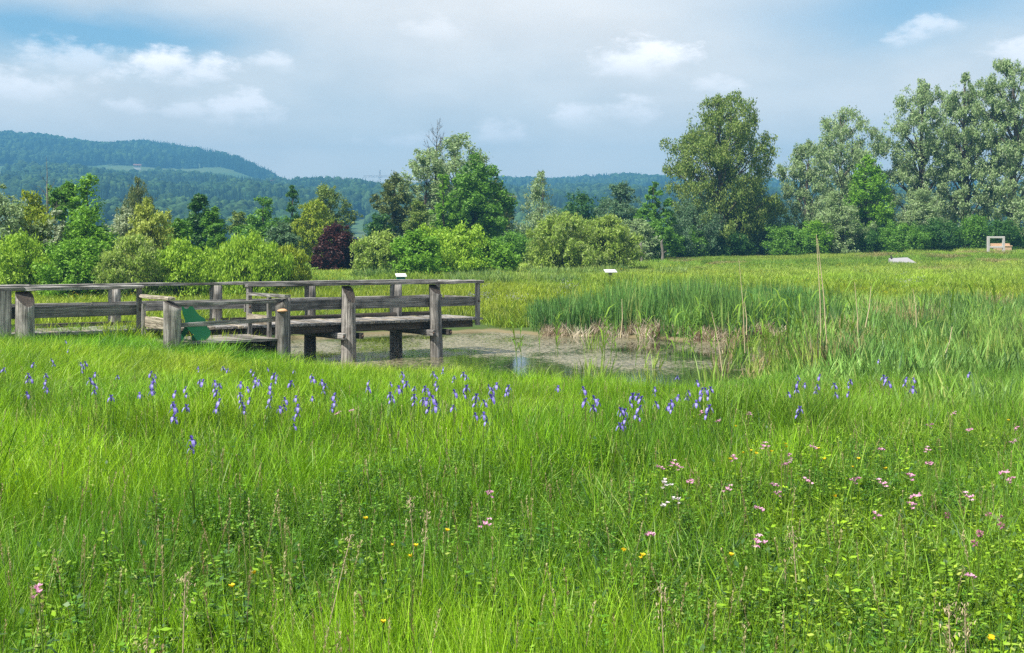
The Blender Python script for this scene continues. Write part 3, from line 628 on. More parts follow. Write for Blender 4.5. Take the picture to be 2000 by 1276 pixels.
def make_tree(name, label, cat, x, ytop, d, wpx, env, leaf, cb=.08, nP=30, nL=9000, pr=.36, ll=.26, droop=0., up=0., bark='bark', trunk=.016, group=None, lean=0., gap_=.25, wl=.45, ybase=None):
    tree_seed[0] += 1; rng = np.random.default_rng(tree_seed[0])
    X0 = px(x, d); z0 = gz1(X0, d); H = pz(ytop, d) - z0; R = wpx * .5 * d / F
    root = empty(name, (X0, d, z0)); tag(root, label, cat, group)
    eh = np.array([e[0] for e in ENV[env]]); er = np.array([e[1] for e in ENV[env]])
    z_lo = cb * H; span = H - z_lo
    hs = np.linspace(0, 1, 60); wgt = np.interp(hs, eh, er) ** 1.25 + .04; wgt /= wgt.sum()
    C = []; RP = []; ph0 = rng.uniform(0, 6.28)
    pr = max(pr * 1.15, .25); ll = ll * (.86 if droop > 0 else .98); nL = int(nL * (2.25 if x > 1330 else 1.85)); ll *= .84 if x > 1330 else 1.0; wpx_k = 1.12 if x > 1380 else 1.25; R *= wpx_k
    prm = pr * R
    for i in range(nP):
        best = None; bd = -1
        for c_ in range(14):
            h = rng.choice(hs, p=wgt); a = rng.uniform(0, 2 * math.pi); rad = np.interp(h, eh, er) * R * (1 + .22 * math.sin(a * 2 + ph0 + h * 5) + .16 * math.sin(a * 3 - ph0 * 2 + h * 11))
            pr_i = min(prm, max(rad * .75, .40 * prm))
            q_ = math.sqrt(rng.uniform(.05, 1)) * max(rad - pr_i * .8, 0)
            z = z_lo + h * span; z = min(max(z, z_lo + pr_i * .6), H - pr_i * .75)
            p = np.array([q_ * math.cos(a) + lean * z, q_ * math.sin(a), z])
            dd = min([np.linalg.norm((p - c) / (prm)) for c in C]) if C else 9
            if dd > bd: bd = dd; best = (p, pr_i)
        C.append(best[0]); RP.append(best[1] * rng.uniform(.72, 1.22))
    C.append(np.array([lean * H, 0, H - .9 * min(prm, .5 * R)])); RP.append(min(prm, .5 * R) * .85)
    C = np.array(C); RP = np.array(RP)
    # trunk and limbs
    acc = Acc(); tr = max(trunk * H, .03); tz = np.linspace(0, .93, 9)
    wob = np.cumsum(rng.normal(0, .012 * H, (9, 2)), 0); wob[0] = 0; wob *= .6
    TP = np.stack([wob[:, 0] + lean * tz * H, wob[:, 1], tz * H - .1 * (tz == 0)], 1)
    acc.add(*tube(TP, tr * (1.15 - tz * 1.05), 8))
    for c_, rp in zip(C, RP):
        dh = math.hypot(c_[0], c_[1]); hb = np.clip(c_[2] - .75 * dh - .08 * H, .04 * H, .88 * H)
        p0 = np.array([np.interp(hb, TP[:, 2], TP[:, 0]), np.interp(hb, TP[:, 2], TP[:, 1]), hb])
        mid = p0 * .45 + c_ * .55 + np.array([0, 0, .08 * dh]) + rng.normal(0, .04 * R, 3)
        r0 = tr * .42 * (1 - .75 * hb / H) + .012
        acc.add(*tube([p0, (p0 + mid) / 2 + rng.normal(0, .02 * R, 3), mid, c_, c_ + (c_ - mid) * .35], [r0, r0 * .8, r0 * .6, r0 * .35, r0 * .12], 5))
    tm = acc.mesh(name + '_trunk', True); link('trunk', tm, M[bark], root)
    # leaves
    wts = RP ** 2; cnt = np.maximum((nL * wts / wts.sum()).astype(int), 20)
    P = []; Nn = []
    C2, R2 = [], []
    for c_, rp in zip(C, RP):
        C2.append(c_); R2.append(rp * .62)
        for q_ in range(5):
            dv = rng.normal(0, 1, 3); dv /= np.linalg.norm(dv); dv[2] *= .8; C2.append(c_ + dv * rp * rng.uniform(.55, 1.05)); R2.append(rp * rng.uniform(.28, .55))
    C2 = np.array(C2); RP2 = np.array(R2); C2[:, 2] = np.minimum(C2[:, 2], H - RP2 * .5); wts = RP2 ** 2; cnt = np.maximum((nL * wts / wts.sum()).astype(int), 8)
    for c_, rp, k in zip(C2, RP2, cnt):
        dv = rng.normal(0, 1, (k, 3)); dv /= np.linalg.norm(dv, axis=1)[:, None]
        # lumpy radius: sum of a few lobes
        lob = np.zeros(k)
        for q_ in range(5):
            ld = rng.normal(0, 1, 3); ld /= np.linalg.norm(ld); lob = np.maximum(lob, np.clip(dv @ ld, 0, 1) ** 3)
        rad = rp * (gap_ + (1 - gap_) * rng.uniform(0, 1, k) ** .5) * (.62 + .5 * lob)
        far = rng.uniform(0, 1, k) < .09; rad = np.where(far, rad * rng.uniform(1.1, 1.5, k), rad)
        p = c_ + dv * rad[:, None] * np.array([1, 1, .86 + .35 * (droop > 0)])
        if droop > 0: p[:, 2] -= rng.uniform(0, 1, k) ** 1.5 * droop * rp
        if up > 0: p[:, 2] += rng.uniform(0, 1, k) ** 2 * up * rp
        P.append(p); Nn.append(dv)
    # loose leaves through the rest of the crown, gathered in sprays
    kf = int(nL * .16); ns = max(12, kf // 26); h = rng.choice(hs, size=ns, p=wgt); a = rng.uniform(0, 6.283, ns); rad = np.interp(h, eh, er) * R * rng.uniform(.35, 1.0, ns) ** .6 * .95
    sc0 = np.stack([rad * np.cos(a) + lean * H * h, rad * np.sin(a), z_lo + h * span * .97], 1); ix = rng.integers(0, ns, kf)
    P.append(sc0[ix] + rng.normal(0, .13 * prm + .05, (kf, 3))); dn = P[-1] - np.array([0, 0, .5 * H]); Nn.append(dn / (np.linalg.norm(dn, axis=1)[:, None] + 1e-6))
    P = np.concatenate(P); Nn = np.concatenate(Nn); k = len(P)
    P[:, 2] = np.maximum(P[:, 2], .03 * H + rng.uniform(0, .06 * H, k))
    D = rng.normal(0, 1, (k, 3)); D[:, 2] *= .6
    if droop > 0: D = D * .55 + np.array([0, 0, -1.0]) * min(1.2, .5 + droop * .6)
    if up > 0: D = D * .5 + np.array([0, 0, 1.0]) * min(1.4, .4 + up)
    D /= np.linalg.norm(D, axis=1)[:, None]
    N = Nn * .9 + np.array([0, 0, .55]) + rng.normal(0, .55, (k, 3)); Sd = np.cross(D, N); Sd /= np.linalg.norm(Sd, axis=1)[:, None] + 1e-9
    L = ll * rng.uniform(.6, 1.3, k); Wd = L * wl * .5
    base = P - D * L[:, None] * .5; tip = P + D * L[:, None] * .5; mid = P + np.cross(Sd, D) * (L * -.08)[:, None]
    V = np.stack([base, mid + Sd * Wd[:, None], tip, mid - Sd * Wd[:, None]], 1).reshape(-1, 3)
    cm = mesh_np(name + '_crown', V, np.arange(4 * k).reshape(-1, 4), rng.uniform(0, 1, k))
    link('crown', cm, LM[leaf], root)
    return root
T = make_tree
GB = None
# --- left shrubbery (about 55-66 m away)
T('willow_shrub', 'grey-green willow shrub cut off by the picture edge above the jetty', 'shrub', -6, 352, 58, 120, 'bush', 'willow', .03, 26, 7000, .4, .17)
T('yellow_shrub', 'tall yellowing shrub beside the bare dead stem', 'shrub', 62, 372, 60, 95, 'oval', 'gold', .05, 26, 6500, .36, .16, up=.4)
T('maple_tree', 'bright green pointed young tree with a side bough standing tallest above the jetty', 'tree', 170, 334, 60, 132, 'spire', 'fresh', .06, 34, 11000, .33, .17)
T('leaning_maple', 'round leafy green tree top leaning beside the bright pointed tree', 'tree', 128, 352, 66, 58, 'umbrella', 'green', .45, 14, 3200, .42, .18)
T('silver_willow', 'white-leaved silver willow between the pointed green tree and the yellow bush', 'shrub', 246, 404, 62, 70, 'oval', 'silver', .04, 22, 4800, .36, .15)
T('silver_sapling', 'slim silvery willow sapling in front of the blue forest gap', 'shrub', 110, 408, 59, 36, 'column', 'silver', .05, 12, 1900, .5, .14)
T('weeping_birch', 'dull brown-green weeping birch with hanging twigs behind the shrubs', 'tree', 270, 346, 92, 60, 'round', 'brown', .12, 22, 6500, .42, .24, droop=2.0, wl=.25)
T('yellow_willow', 'pale yellow-green willow bush with upright shoots', 'shrub', 288, 390, 60, 76, 'oval', 'yellow', .03, 24, 6000, .36, .16, up=.6)
T('yellow_willow', 'pale yellow loose bush next to the dark alder', 'shrub', 326, 408, 64, 50, 'oval', 'yellow', .05, 16, 3000, .38, .16, up=.4)
T('alder_tree', 'dark green narrow alder with a blunt top', 'tree', 388, 375, 72, 66, 'oval', 'dark', .08, 26, 7000, .36, .19)
T('alder_tree', 'mid green alder half hidden at the side of the dark blunt-topped alder', 'tree', 418, 402, 70, 48, 'oval', 'green', .06, 18, 4300, .4, .18)
T('hazel_shrub', 'leafy green hazel shrub below the dark alder', 'shrub', 352, 425, 62, 70, 'bush', 'green', .04, 20, 4800, .38, .16)
T('low_shrub', 'bright low shrub behind the left end of the jetty rail', 'shrub', 35, 452, 55, 120, 'bush', 'bright', .02, 22, 6500, .34, .15, up=.4)
T('low_shrub', 'bushy fresh green shrub in front of the pointed green tree', 'shrub', 150, 465, 54, 130, 'bush', 'fresh', .02, 24, 6500, .34, .15)
T('low_shrub', 'loose olive shrub with pale shoots behind the stepped platform', 'shrub', 262, 462, 54, 110, 'bush', 'willowbush', .02, 22, 5500, .34, .15, up=.4)
T('low_shrub', 'fresh green shrub below the alders', 'shrub', 355, 470, 55, 110, 'bush', 'bright', .02, 22, 5500, .34, .15, up=.4)
T('broom_shrub', 'wide yellow-green broom-like shrub with upright shoots above the jetty rail', 'shrub', 480, 462, 56, 150, 'bush', 'bright', .02, 34, 10500, .26, .17, up=1.1, wl=.3)
T('broom_shrub', 'lower yellow-tipped broom-like shrub beside the copper bush', 'shrub', 562, 482, 57, 84, 'bush', 'gold', .02, 24, 6000, .3, .16, up=1.1, wl=.3)
T('young_tree', 'small distant thin tree in the gap left of the dark pyramid tree', 'tree', 466, 412, 98, 34, 'umbrella', 'olive', .4, 10, 1500, .45, .22)
T('hornbeam_tree', 'dark green broad pyramid-shaped tree', 'tree', 515, 376, 84, 105, 'cone', 'green', .04, 32, 9000, .3, .21)
T('spruce_tree', 'dark narrow tree with a spiky top next to the pyramid tree', 'tree', 571, 362, 88, 58, 'spire', 'dark', .04, 30, 6500, .36, .20, up=.2)
T('grey_shrub', 'grey-green rounded shrub before the pyramid tree', 'shrub', 546, 432, 72, 66, 'round', 'blue', .04, 18, 4500, .38, .18)
T('larch_tree', 'orange-tinged young tree behind the copper bush', 'tree', 612, 388, 86, 70, 'oval', 'gold', .05, 26, 5500, .34, .18, up=.4)
T('birch_tree', 'light green loose birch standing behind the orange-tinged tree', 'tree', 644, 358, 96, 82, 'round', 'olive', .1, 24, 4600, .34, .2, bark='bark_pale', gap_=.15)
T('copper_bush', 'dark copper-red rounded bush', 'shrub', 655, 434, 74, 72, 'bush', 'copper', .02, 30, 8500, .36, .19)
# --- middle
T('pine_tree', 'thin dark tree with layered boughs and a visible trunk left of the tall clump', 'tree', 768, 334, 96, 62, 'oval', 'brown', .22, 20, 3600, .34, .22, gap_=.1)
T('yew_shrub', 'dark green bush at the foot of the thin layered tree', 'shrub', 742, 418, 94, 62, 'round', 'dark', .03, 16, 4200, .42, .22)
T('grey_willow', 'grey-green willow with loose crown on the left of the tall clump', 'tree', 826, 294, 98, 118, 'big', 'willow', .08, 34, 8000, .28, .24, gap_=.15)
T('grey_poplar', 'tall greyish poplar rising behind the maple of the middle clump', 'tree', 896, 256, 104, 128, 'will', 'willow', .12, 34, 9000, .28, .26, gap_=.15)
T('maple_tree', 'full mid-green maple in front of the greyish poplar', 'tree', 932, 296, 94, 118, 'oval', 'green', .04, 38, 12500, .3, .25)
T('maple_tree', 'smaller fresh green maple leaning against the middle clump', 'tree', 868, 340, 92, 70, 'cone', 'fresh', .04, 22, 5500, .38, .23)
T('hawthorn_shrub', 'pale cream-flecked hawthorn below the grey willow', 'shrub', 815, 388, 90, 62, 'bush', 'olive', .02, 18, 4300, .4, .2)
T('dusky_tree', 'dusky brown-green tree at the right flank of the middle clump', 'tree', 968, 350, 100, 62, 'round', 'brown', .05, 18, 4000, .4, .22)
T('silver_birch', 'wispy pointed grey birch right of the middle clump', 'tree', 1055, 328, 98, 104, 'cone', 'willow', .04, 34, 8500, .3, .22, droop=.5)
T('round_oak', 'dark round distant tree over the large willow bush', 'tree', 1138, 371, 118, 82, 'round', 'dark', .1, 22, 5000, .4, .28)
T('grey_ash', 'greyish distant ash tree with a broad top', 'tree', 1212, 354, 112, 88, 'round', 'blue', .08, 26, 5500, .34, .26, gap_=.15)
T('clumpy_ash', 'ash tree with leaves in separate dark tufts next to the big olive tree', 'tree', 1280, 354, 100, 64, 'oval', 'green', .06, 36, 4200, .20, .23, gap_=.35)
T('olive_shrub', 'loose olive-green shrub left of the dark bright-leaved bush behind the jetty', 'shrub', 742, 448, 70, 92, 'bush', 'willowbush', .02, 28, 7500, .34, .18, up=.3)
T('laurel_shrub', 'glossy green bush with dark hollows behind the jetty end', 'shrub', 815, 450, 66, 92, 'bush', 'fresh', .02, 24, 7000, .36, .18)
T('elder_shrub', 'broad light green elder bush right of the glossy green bush', 'shrub', 895, 440, 70, 130, 'bush', 'bright', .02, 30, 9000, .32, .18, up=.3)
T('elder_shrub', 'low green bush tailing off toward the reeds', 'shrub', 962, 468, 70, 80, 'bush', 'fresh', .02, 18, 4800, .36, .18)
T('back_shrub', 'deep green bush in the gap behind the large willow bush', 'shrub', 1008, 452, 86, 90, 'round', 'green', .02, 20, 5200, .38, .2)
T('willow_bush', 'large rounded yellow-green willow bush alone in the reeds, its left half', 'shrub', 1098, 412, 73, 128, 'bush', 'willowbush', .015, 40, 13000, .27, .17, up=.35)
T('willow_bush', 'large rounded yellow-green willow bush alone in the reeds, its right half', 'shrub', 1182, 418, 75, 108, 'bush', 'willowbush', .015, 36, 10500, .28, .17, up=.25)
T('back_shrub', 'grey-green shrub behind the right half of the large willow bush', 'shrub', 1245, 420, 92, 74, 'bush', 'willow', .02, 20, 5000, .38, .2)
T('elder_shrub', 'green shrub under the tufted ash tree', 'shrub', 1285, 428, 94, 66, 'bush', 'green', .02, 18, 4500, .38, .2)
# --- right
T('olive_poplar', 'big solitary olive-green poplar with ragged boughs', 'tree', 1412, 178, 105, 196, 'big', 'olive', .10, 70, 22000, .18, .30, droop=.7, gap_=.1, trunk=.02)
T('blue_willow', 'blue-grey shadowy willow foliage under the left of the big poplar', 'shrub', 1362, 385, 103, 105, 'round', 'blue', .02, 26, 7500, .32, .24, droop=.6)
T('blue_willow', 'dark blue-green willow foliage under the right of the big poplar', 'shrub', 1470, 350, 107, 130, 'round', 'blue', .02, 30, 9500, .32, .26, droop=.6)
WG = 'silver willows in the row by the meadow'
T('white_willow', 'lower left-hand silver willow of the row with a drooping side lobe', 'tree', 1578, 268, 108, 110, 'will', 'willow', .06, 36, 10000, .26, .28, droop=.45, gap_=.12)
T('white_willow', 'domed silver willow of the row above the yellow-green tree', 'tree', 1652, 208, 112, 150, 'will', 'willow', .12, 46, 13500, .22, .29, droop=.45, gap_=.12)
T('white_willow', 'tall silver willow with a small outlying bough on its left', 'tree', 1800, 150, 112, 150, 'will', 'willow', .14, 52, 15000, .2, .3, droop=.45, gap_=.12, trunk=.022)
T('white_willow', 'tall silver willow with a straight dark trunk second from the picture edge', 'tree', 1888, 138, 110, 120, 'will', 'willow', .14, 46, 13000, .22, .3, droop=.45, gap_=.12, trunk=.022)
T('white_willow', 'tallest silver willow of the row at the picture edge', 'tree', 1968, 105, 108, 150, 'will', 'willow', .16, 50, 14500, .2, .3, droop=.45, gap_=.12, trunk=.022)
T('lime_tree', 'yellow-green lit tree in the middle of the silver willow row', 'tree', 1696, 300, 106, 100, 'oval', 'fresh', .04, 40, 9500, .26, .25)
T('sallow_bush', 'rounded silver-grey sallow bush at the foot of the domed willow', 'shrub', 1632, 372, 103, 105, 'bush', 'willow', .02, 32, 9500, .3, .22)
T('sallow_bush', 'rounded silver-grey sallow bush below the tall willow with the outlying bough', 'shrub', 1800, 365, 105, 90, 'round', 'willow', .05, 26, 6500, .34, .23)
T('sallow_bush', 'pale grey sallow bush behind the white frame at the picture edge', 'shrub', 1992, 408, 101, 70, 'bush', 'willow', .02, 20, 5000, .36, .21)
for i, (x, yt, w, lf, lab) in enumerate([(1545, 440, 90, 'green', 'green hedge bush right of the big poplar'), (1592, 430, 80, 'fresh', 'lit green hedge bush left of the silver sallow bush'), (1700, 440, 90, 'dark', 'dark hedge bush right of the silver sallow bush'),
                              (1765, 436, 90, 'green', 'green flowering hedge bush behind the pale slab'), (1840, 425, 100, 'dark', 'dark hedge bush under the straight-trunked willow'), (1905, 418, 90, 'green', 'green hedge bush left of the white frame'), (1960, 425, 90, 'dark', 'dark hedge bush just behind the white frame'),
                              (1340, 440, 70, 'green', 'low green bush left of the big poplar trunk'), (1425, 445, 80, 'dark', 'dark low bush around the big poplar trunk')]):
    T('hedge_bush', lab, 'shrub', x, yt, 101 + (i % 3), w, 'bush', lf, .02, 22, 5200, .36, .21, group='hedge along the upper meadow edge')
# bare trees
def bare_tree(name, label, x, ytop, d, levels, spread, r0, bark='bark', n0=6):
    tree_seed[0] += 1; rng = np.random.default_rng(tree_seed[0]); X0 = px(x, d); z0 = gz1(X0, d); H = pz(ytop, d) - z0
    root = empty(name, (X0, d, z0)); tag(root, label, 'tree'); acc = Acc(); tz = np.linspace(0, 1, 9); wob = np.cumsum(rng.normal(0, .012 * H, (9, 2)), 0); wob[0] = 0
    TP = np.stack([wob[:, 0] * .6, wob[:, 1] * .6, tz * H], 1); acc.add(*tube(TP, r0 * (1.05 - tz), 7)); link('trunk', acc.mesh('bare_trunk', True), M[bark], root)
    acc = Acc()
    def br(p, dr, L, r, lev):
        q1 = p + dr * L * .5 + rng.normal(0, .04 * L, 3); q2 = p + dr * L + np.array([0, 0, .12 * L]) + rng.normal(0, .05 * L, 3)
        acc.add(*tube([p, q1, q2], [r, r * .7, r * .25], 4))
        if lev > 0:
            for _ in range(4):
                t = rng.uniform(.3, .95); dd = dr * .7 + rng.normal(0, .45, 3) + np.array([0, 0, .35]); dd /= np.linalg.norm(dd)
                br(p + (q2 - p) * t, dd, L * rng.uniform(.35, .6), r * .5, lev - 1)
    for i in range(n0):
        t = rng.uniform(.42, .97); a = rng.uniform(0, 6.28); dd = np.array([math.cos(a) * .6, math.sin(a) * .6, .75])
        br(np.array([np.interp(t, tz, TP[:, 0]), np.interp(t, tz, TP[:, 1]), t * H]), dd / np.linalg.norm(dd), spread * H * (1.15 - t), r0 * .45 * (1.1 - t), levels)
    link('bare_branches', acc.mesh('bare_branches', True), M[bark], root); return root
bare_tree('dead_tree', 'bare dead treetop sticking out above the middle clump', 856, 236, 99, 2, .26, .16, 'bark', 16)
bare_tree('bare_sapling', 'thin pale bare dead stem among the shrubs near the picture edge', 88, 306, 61, 1, .22, .085, 'bark_pale', 7)
def snag(x, ytop, d, label):
    X0 = px(x, d); z0 = gz1(X0, d); H = pz(ytop, d) - z0; n = 7; t = np.linspace(0, 1, n)
    P = np.stack([.06 * np.sin(t * 4), .04 * np.cos(t * 5), t * H - .1 * (t == 0)], 1); V, Q = tube(P, .13 - .05 * t + .015 * np.sin(t * 9), 8)
    acc = Acc(); acc.add(V, Q); acc.add(*tube([P[-1], P[-1] + (.12, 0, .25)], [.10, .01], 5)); acc.add(*tube([P[3], P[3] + (.28, 0, .22)], [.06, .02], 5))
    tag(link('dead_snag', acc.mesh('dead_snag', True), M['bark_pale'], None, (X0, d, z0)), label, 'tree stump')
snag(1252, 479, 88, 'pale broken dead trunk beside the willow bush'); snag(1293, 474, 90, 'pale broken dead trunk under the tufted ash tree')

# ------------------------------------------------------------------ jetty
P0 = np.array([-10.71, 26.92]); JD = np.array([.8206, .5716]); JN = np.array([.5716, -.8206])     # along, toward the viewer
def J(t, p=0.0, z=0.0): q_ = P0 + JD * t + JN * p; return np.array([q_[0], q_[1], z])
W_ = 2.08; DECK = 1.0
jetty = empty('boardwalk_jetty', J(5, -1, 0)); tag(jetty, 'weathered grey wooden jetty with log posts and rails over the pond', 'jetty')
def local(o, M4, root): o.parent = root; o.matrix_basis = Matrix.Translation(-root.location) @ M4
box_cache = {}
def box_mesh(L, w, h, rng, rough=.006, seg=7):
    xs = np.linspace(-L / 2, L / 2, seg + 1); V = []; bv = min(w, h) * .14
    ring = [(-w / 2 + bv, -h / 2), (w / 2 - bv, -h / 2), (w / 2, -h / 2 + bv), (w / 2, h / 2 - bv), (w / 2 - bv, h / 2), (-w / 2 + bv, h / 2), (-w / 2, h / 2 - bv), (-w / 2, -h / 2 + bv)]
    for x in xs:
        for (y, z) in ring: V.append((x + rng.normal(0, rough * .5) * (abs(x) > L / 2 - 1e-6), y + rng.normal(0, rough), z + rng.normal(0, rough)))
    n = len(ring); Fs = []
    for i in range(seg):
        for j in range(n): k = (j + 1) % n; Fs.append((i * n + j, i * n + k, (i + 1) * n + k, (i + 1) * n + j))
    me = bpy.data.meshes.new('plank'); me.from_pydata([tuple(v_) for v_ in V], [], Fs + [tuple(range(n))[::-1], tuple(range(seg * n, seg * n + n))]); me.update(); return me
RJ = np.random.default_rng(8)
def plank(name, a, c, w, h, mat, root=None, rough=.006, up=(0, 0, 1), me=None):
    """bar from a to c: w across, h along 'up'"""
    a = Vector(a); c = Vector(c); x = (c - a); L = x.length; x.normalize(); upv = Vector(up); y = upv.cross(x).normalized(); z = x.cross(y)
    me = me or box_mesh(L, w, h, RJ, rough)
    o = link(name, me, M[mat]); m4 = Matrix((x, y, z)).transposed().to_4x4(); m4.translation = (a + c) / 2
    local(o, m4, root or jetty); return o
def log_post(name, base, ztop, r, cut=0.0, cutdir=(1, 0), lean=(0, 0), root=None, z0=-.7, seed=0, mat='log'):
    rg = np.random.default_rng(500 + seed); nS, nZ = 18, 12; H = ztop - z0; V = []; lob = rg.normal(0, .045, (3,)); ph = rg.uniform(0, 6.28, 3)
    cd = np.array(cutdir, float); cd /= np.linalg.norm(cd)
    for i in range(nZ):
        t = i / (nZ - 1)
        for j in range(nS):
            a = j * 2 * math.pi / nS; rr = r * (1.06 - .10 * t) * (1 + sum(lob[k] * math.sin((k + 1) * a + ph[k] + t * .8) for k in range(3)) + rg.normal(0, .018))
            x, y = rr * math.cos(a), rr * math.sin(a); zmax = H - cut * max(0, ((x * cd[0] + y * cd[1]) / r + .55) / 1.55)
            z = t * H if t * H < zmax - .001 and i < nZ - 1 else zmax
            if i == nZ - 1: z = zmax
            V.append((x + lean[0] * t, y + lean[1] * t, z))
    V.append((lean[0], lean[1], H - cut * .355)); Fs = []
    for i in range(nZ - 1):
        for j in range(nS): k = (j + 1) % nS; Fs.append((i * nS + j, i * nS + k, (i + 1) * nS + k, (i + 1) * nS + j))
    me = bpy.data.meshes.new('log_post'); top = (nZ - 1) * nS
    nf = len(Fs); Fs += [(top + j, top + (j + 1) % nS, len(V) - 1) for j in range(nS)]
    me.from_pydata(V, [], Fs); me.materials.append(M[mat]); me.materials.append(M['endgrain']); me.update()
    for i_, pl in enumerate(me.polygons): pl.use_smooth = i_ < nf; pl.material_index = 0 if i_ < nf else 1
    o = link(name, me); local(o, Matrix.Translation((base[0], base[1], z0)), root or jetty); return o
cutv = (.75, -.66)
fp = .17
log_post('log_post', J(-2.6, fp), 1.93, .20, .1, cutv, seed=1); log_post('log_post', J(0, fp), 1.93, .205, .34, cutv, seed=2)
log_post('log_post', J(7.87, fp), 1.93, .185, .42, cutv, seed=3); log_post('log_post', J(10.51, fp), 1.93, .165, .26, cutv, (-.08, 0), seed=4)
for i, t in enumerate((-2.6, 0.0, 2.62, 5.22, 7.87, 10.51)): log_post('log_post', J(t, -W_), 1.94, .155 + .01 * (i % 2), .18, (-.5, .8), seed=10 + i)
# square posts
def sq(t, p, z0, z1, w=.115): a = J(t, p, z0); c = J(t, p, z1); return plank('square_post', a, c, w, w, 'plank', up=(JN[0], JN[1], 0), rough=.004)
sq(2.55, .03, .3, 1.955); sq(5.24, .03, .35, 1.955); sq(11.88, .03, .80, 1.955); sq(11.86, -W_ + .05, .85, 1.955)
# top rails (flat cap boards) front in two runs, back in three, end
def cap(t0, t1, p, z=1.985, w=.20, mat='plank'): plank('top_rail', J(t0, p, z), J(t1, p, z), w, .075, mat, rough=.007)
cap(-4.6, .0, .05); cap(.012, 2.62, .05); cap(5.16, 7.9, .05); cap(7.915, 12.02, .05)
cap(-4.6, 0.6, -W_ + .02); cap(.615, 5.9, -W_ + .02); cap(5.915, 12.0, -W_ + .02)
plank('top_rail', J(11.9, -.055, 1.98), J(11.9, -W_ + .13, 1.98), .17, .07, 'plank')
def midr(t0, t1, p): plank('mid_rail', J(t0, p, 1.455), J(t1, p, 1.455), .055, .245, 'plank', rough=.005)
midr(-4.6, 2.62, -.06); midr(5.16, 7.9, -.06); midr(7.915, 11.98, -.06)
midr(-4.6, 2.0, -W_ + .22); midr(2.015, 7.2, -W_ + .22); midr(7.215, 11.9, -W_ + .22)
plank('mid_rail', J(11.98, -.12, 1.45), J(11.98, -W_ + .28, 1.45), .05, .23, 'plank')
# deck planks
pm = [box_mesh(W_ + .02, .138, .055, RJ, .006, 5) for _ in range(5)]
t = -4.5; i = 0
while t < 11.98:
    off = RJ.normal(0, .018); o = plank('deck_plank', J(t, -W_ + .03 + off, DECK - .03 + RJ.normal(0, .004)), J(t, .06 + off, DECK - .03), .138, .055, 'plank_warm' if i % 4 == 1 else 'plank', me=pm[i % 5]); t += .1445; i += 1
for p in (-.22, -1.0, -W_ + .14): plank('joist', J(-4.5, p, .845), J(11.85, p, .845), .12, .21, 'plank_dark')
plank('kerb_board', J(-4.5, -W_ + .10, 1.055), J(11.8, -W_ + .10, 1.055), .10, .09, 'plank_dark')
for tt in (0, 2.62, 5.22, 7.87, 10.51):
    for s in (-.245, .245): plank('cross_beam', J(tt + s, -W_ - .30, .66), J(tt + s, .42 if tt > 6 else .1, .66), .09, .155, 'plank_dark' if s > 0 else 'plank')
# lower platform in the gap of the front rail
PF = .80
plat = [box_mesh(2.52, .135, .05, RJ, .006, 5) for _ in range(3)]
p = .14; i = 0
while p < 1.86:
    plank('platform_plank', J(2.66, p, PF - .025), J(5.18, p, PF - .025), .135, .05, 'plank_warm' if i % 3 else 'plank', me=plat[i % 3]); p += .1425; i += 1
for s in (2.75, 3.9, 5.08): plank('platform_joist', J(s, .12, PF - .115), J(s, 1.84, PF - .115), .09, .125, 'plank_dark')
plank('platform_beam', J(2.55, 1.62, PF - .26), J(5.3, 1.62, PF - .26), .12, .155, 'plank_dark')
log_post('log_post', J(2.62, 2.0), 1.72, .185, .16, (.9, -.2), seed=21); log_post('log_post', J(5.30, 1.83), 1.73, .175, .20, (-.9, -.3), seed=22)
sq(5.14, 1.45, .55, 1.735, .10); sq(2.62, .12, .35, 1.6, .10)
plank('platform_cap', J(2.60, -.02, 1.775), J(2.60, 2.06, 1.775), .17, .07, 'plank_warm'); plank('platform_cap', J(5.24, .10, 1.775), J(5.24, 2.25, 1.775), .16, .065, 'plank')
plank('platform_rail', J(2.72, 1.78, 1.63), J(5.36, 1.62, 1.65), .05, .085, 'plank'); plank('platform_rail', J(2.72, 1.80, 1.17), J(5.22, 1.62, 1.22), .05, .095, 'plank')
plank('platform_side_board', J(2.66, .1, 1.19), J(2.66, 1.86, 1.19), .05, .245, 'plank_warm'); plank('platform_side_board', J(5.17, .12, 1.19), J(5.17, 1.35, 1.19), .05, .22, 'plank_warm')
plank('step_board', J(2.50, .3, .68), J(2.50, 1.8, .68), .20, .05, 'plank_warm')
# bolt heads where the mid rails meet the square posts and the cross beams meet the logs
bm_ = mesh_np('bolt_head', *tube([(0, -.012, 0), (0, 0, 0), (0, .012, 0)], [.028, .032, .004], 8)); bm_.materials.append(plain_mat('rusty_iron', (.10, .06, .04), .7, .4, .3, 30))
for (t_, z_) in ((7.60, .66), (8.14, .66), (10.24, .66), (10.78, .66), (11.88, 1.46), (2.55, 1.46), (5.24, 1.46)):
    o = link('bolt_head', bm_); local(o, Matrix.Translation(Vector(J(t_, .43 if z_ < 1 else .095, z_))) @ Matrix.Rotation(math.atan2(JN[1], JN[0]) - math.pi / 2, 4, 'Z'), jetty)
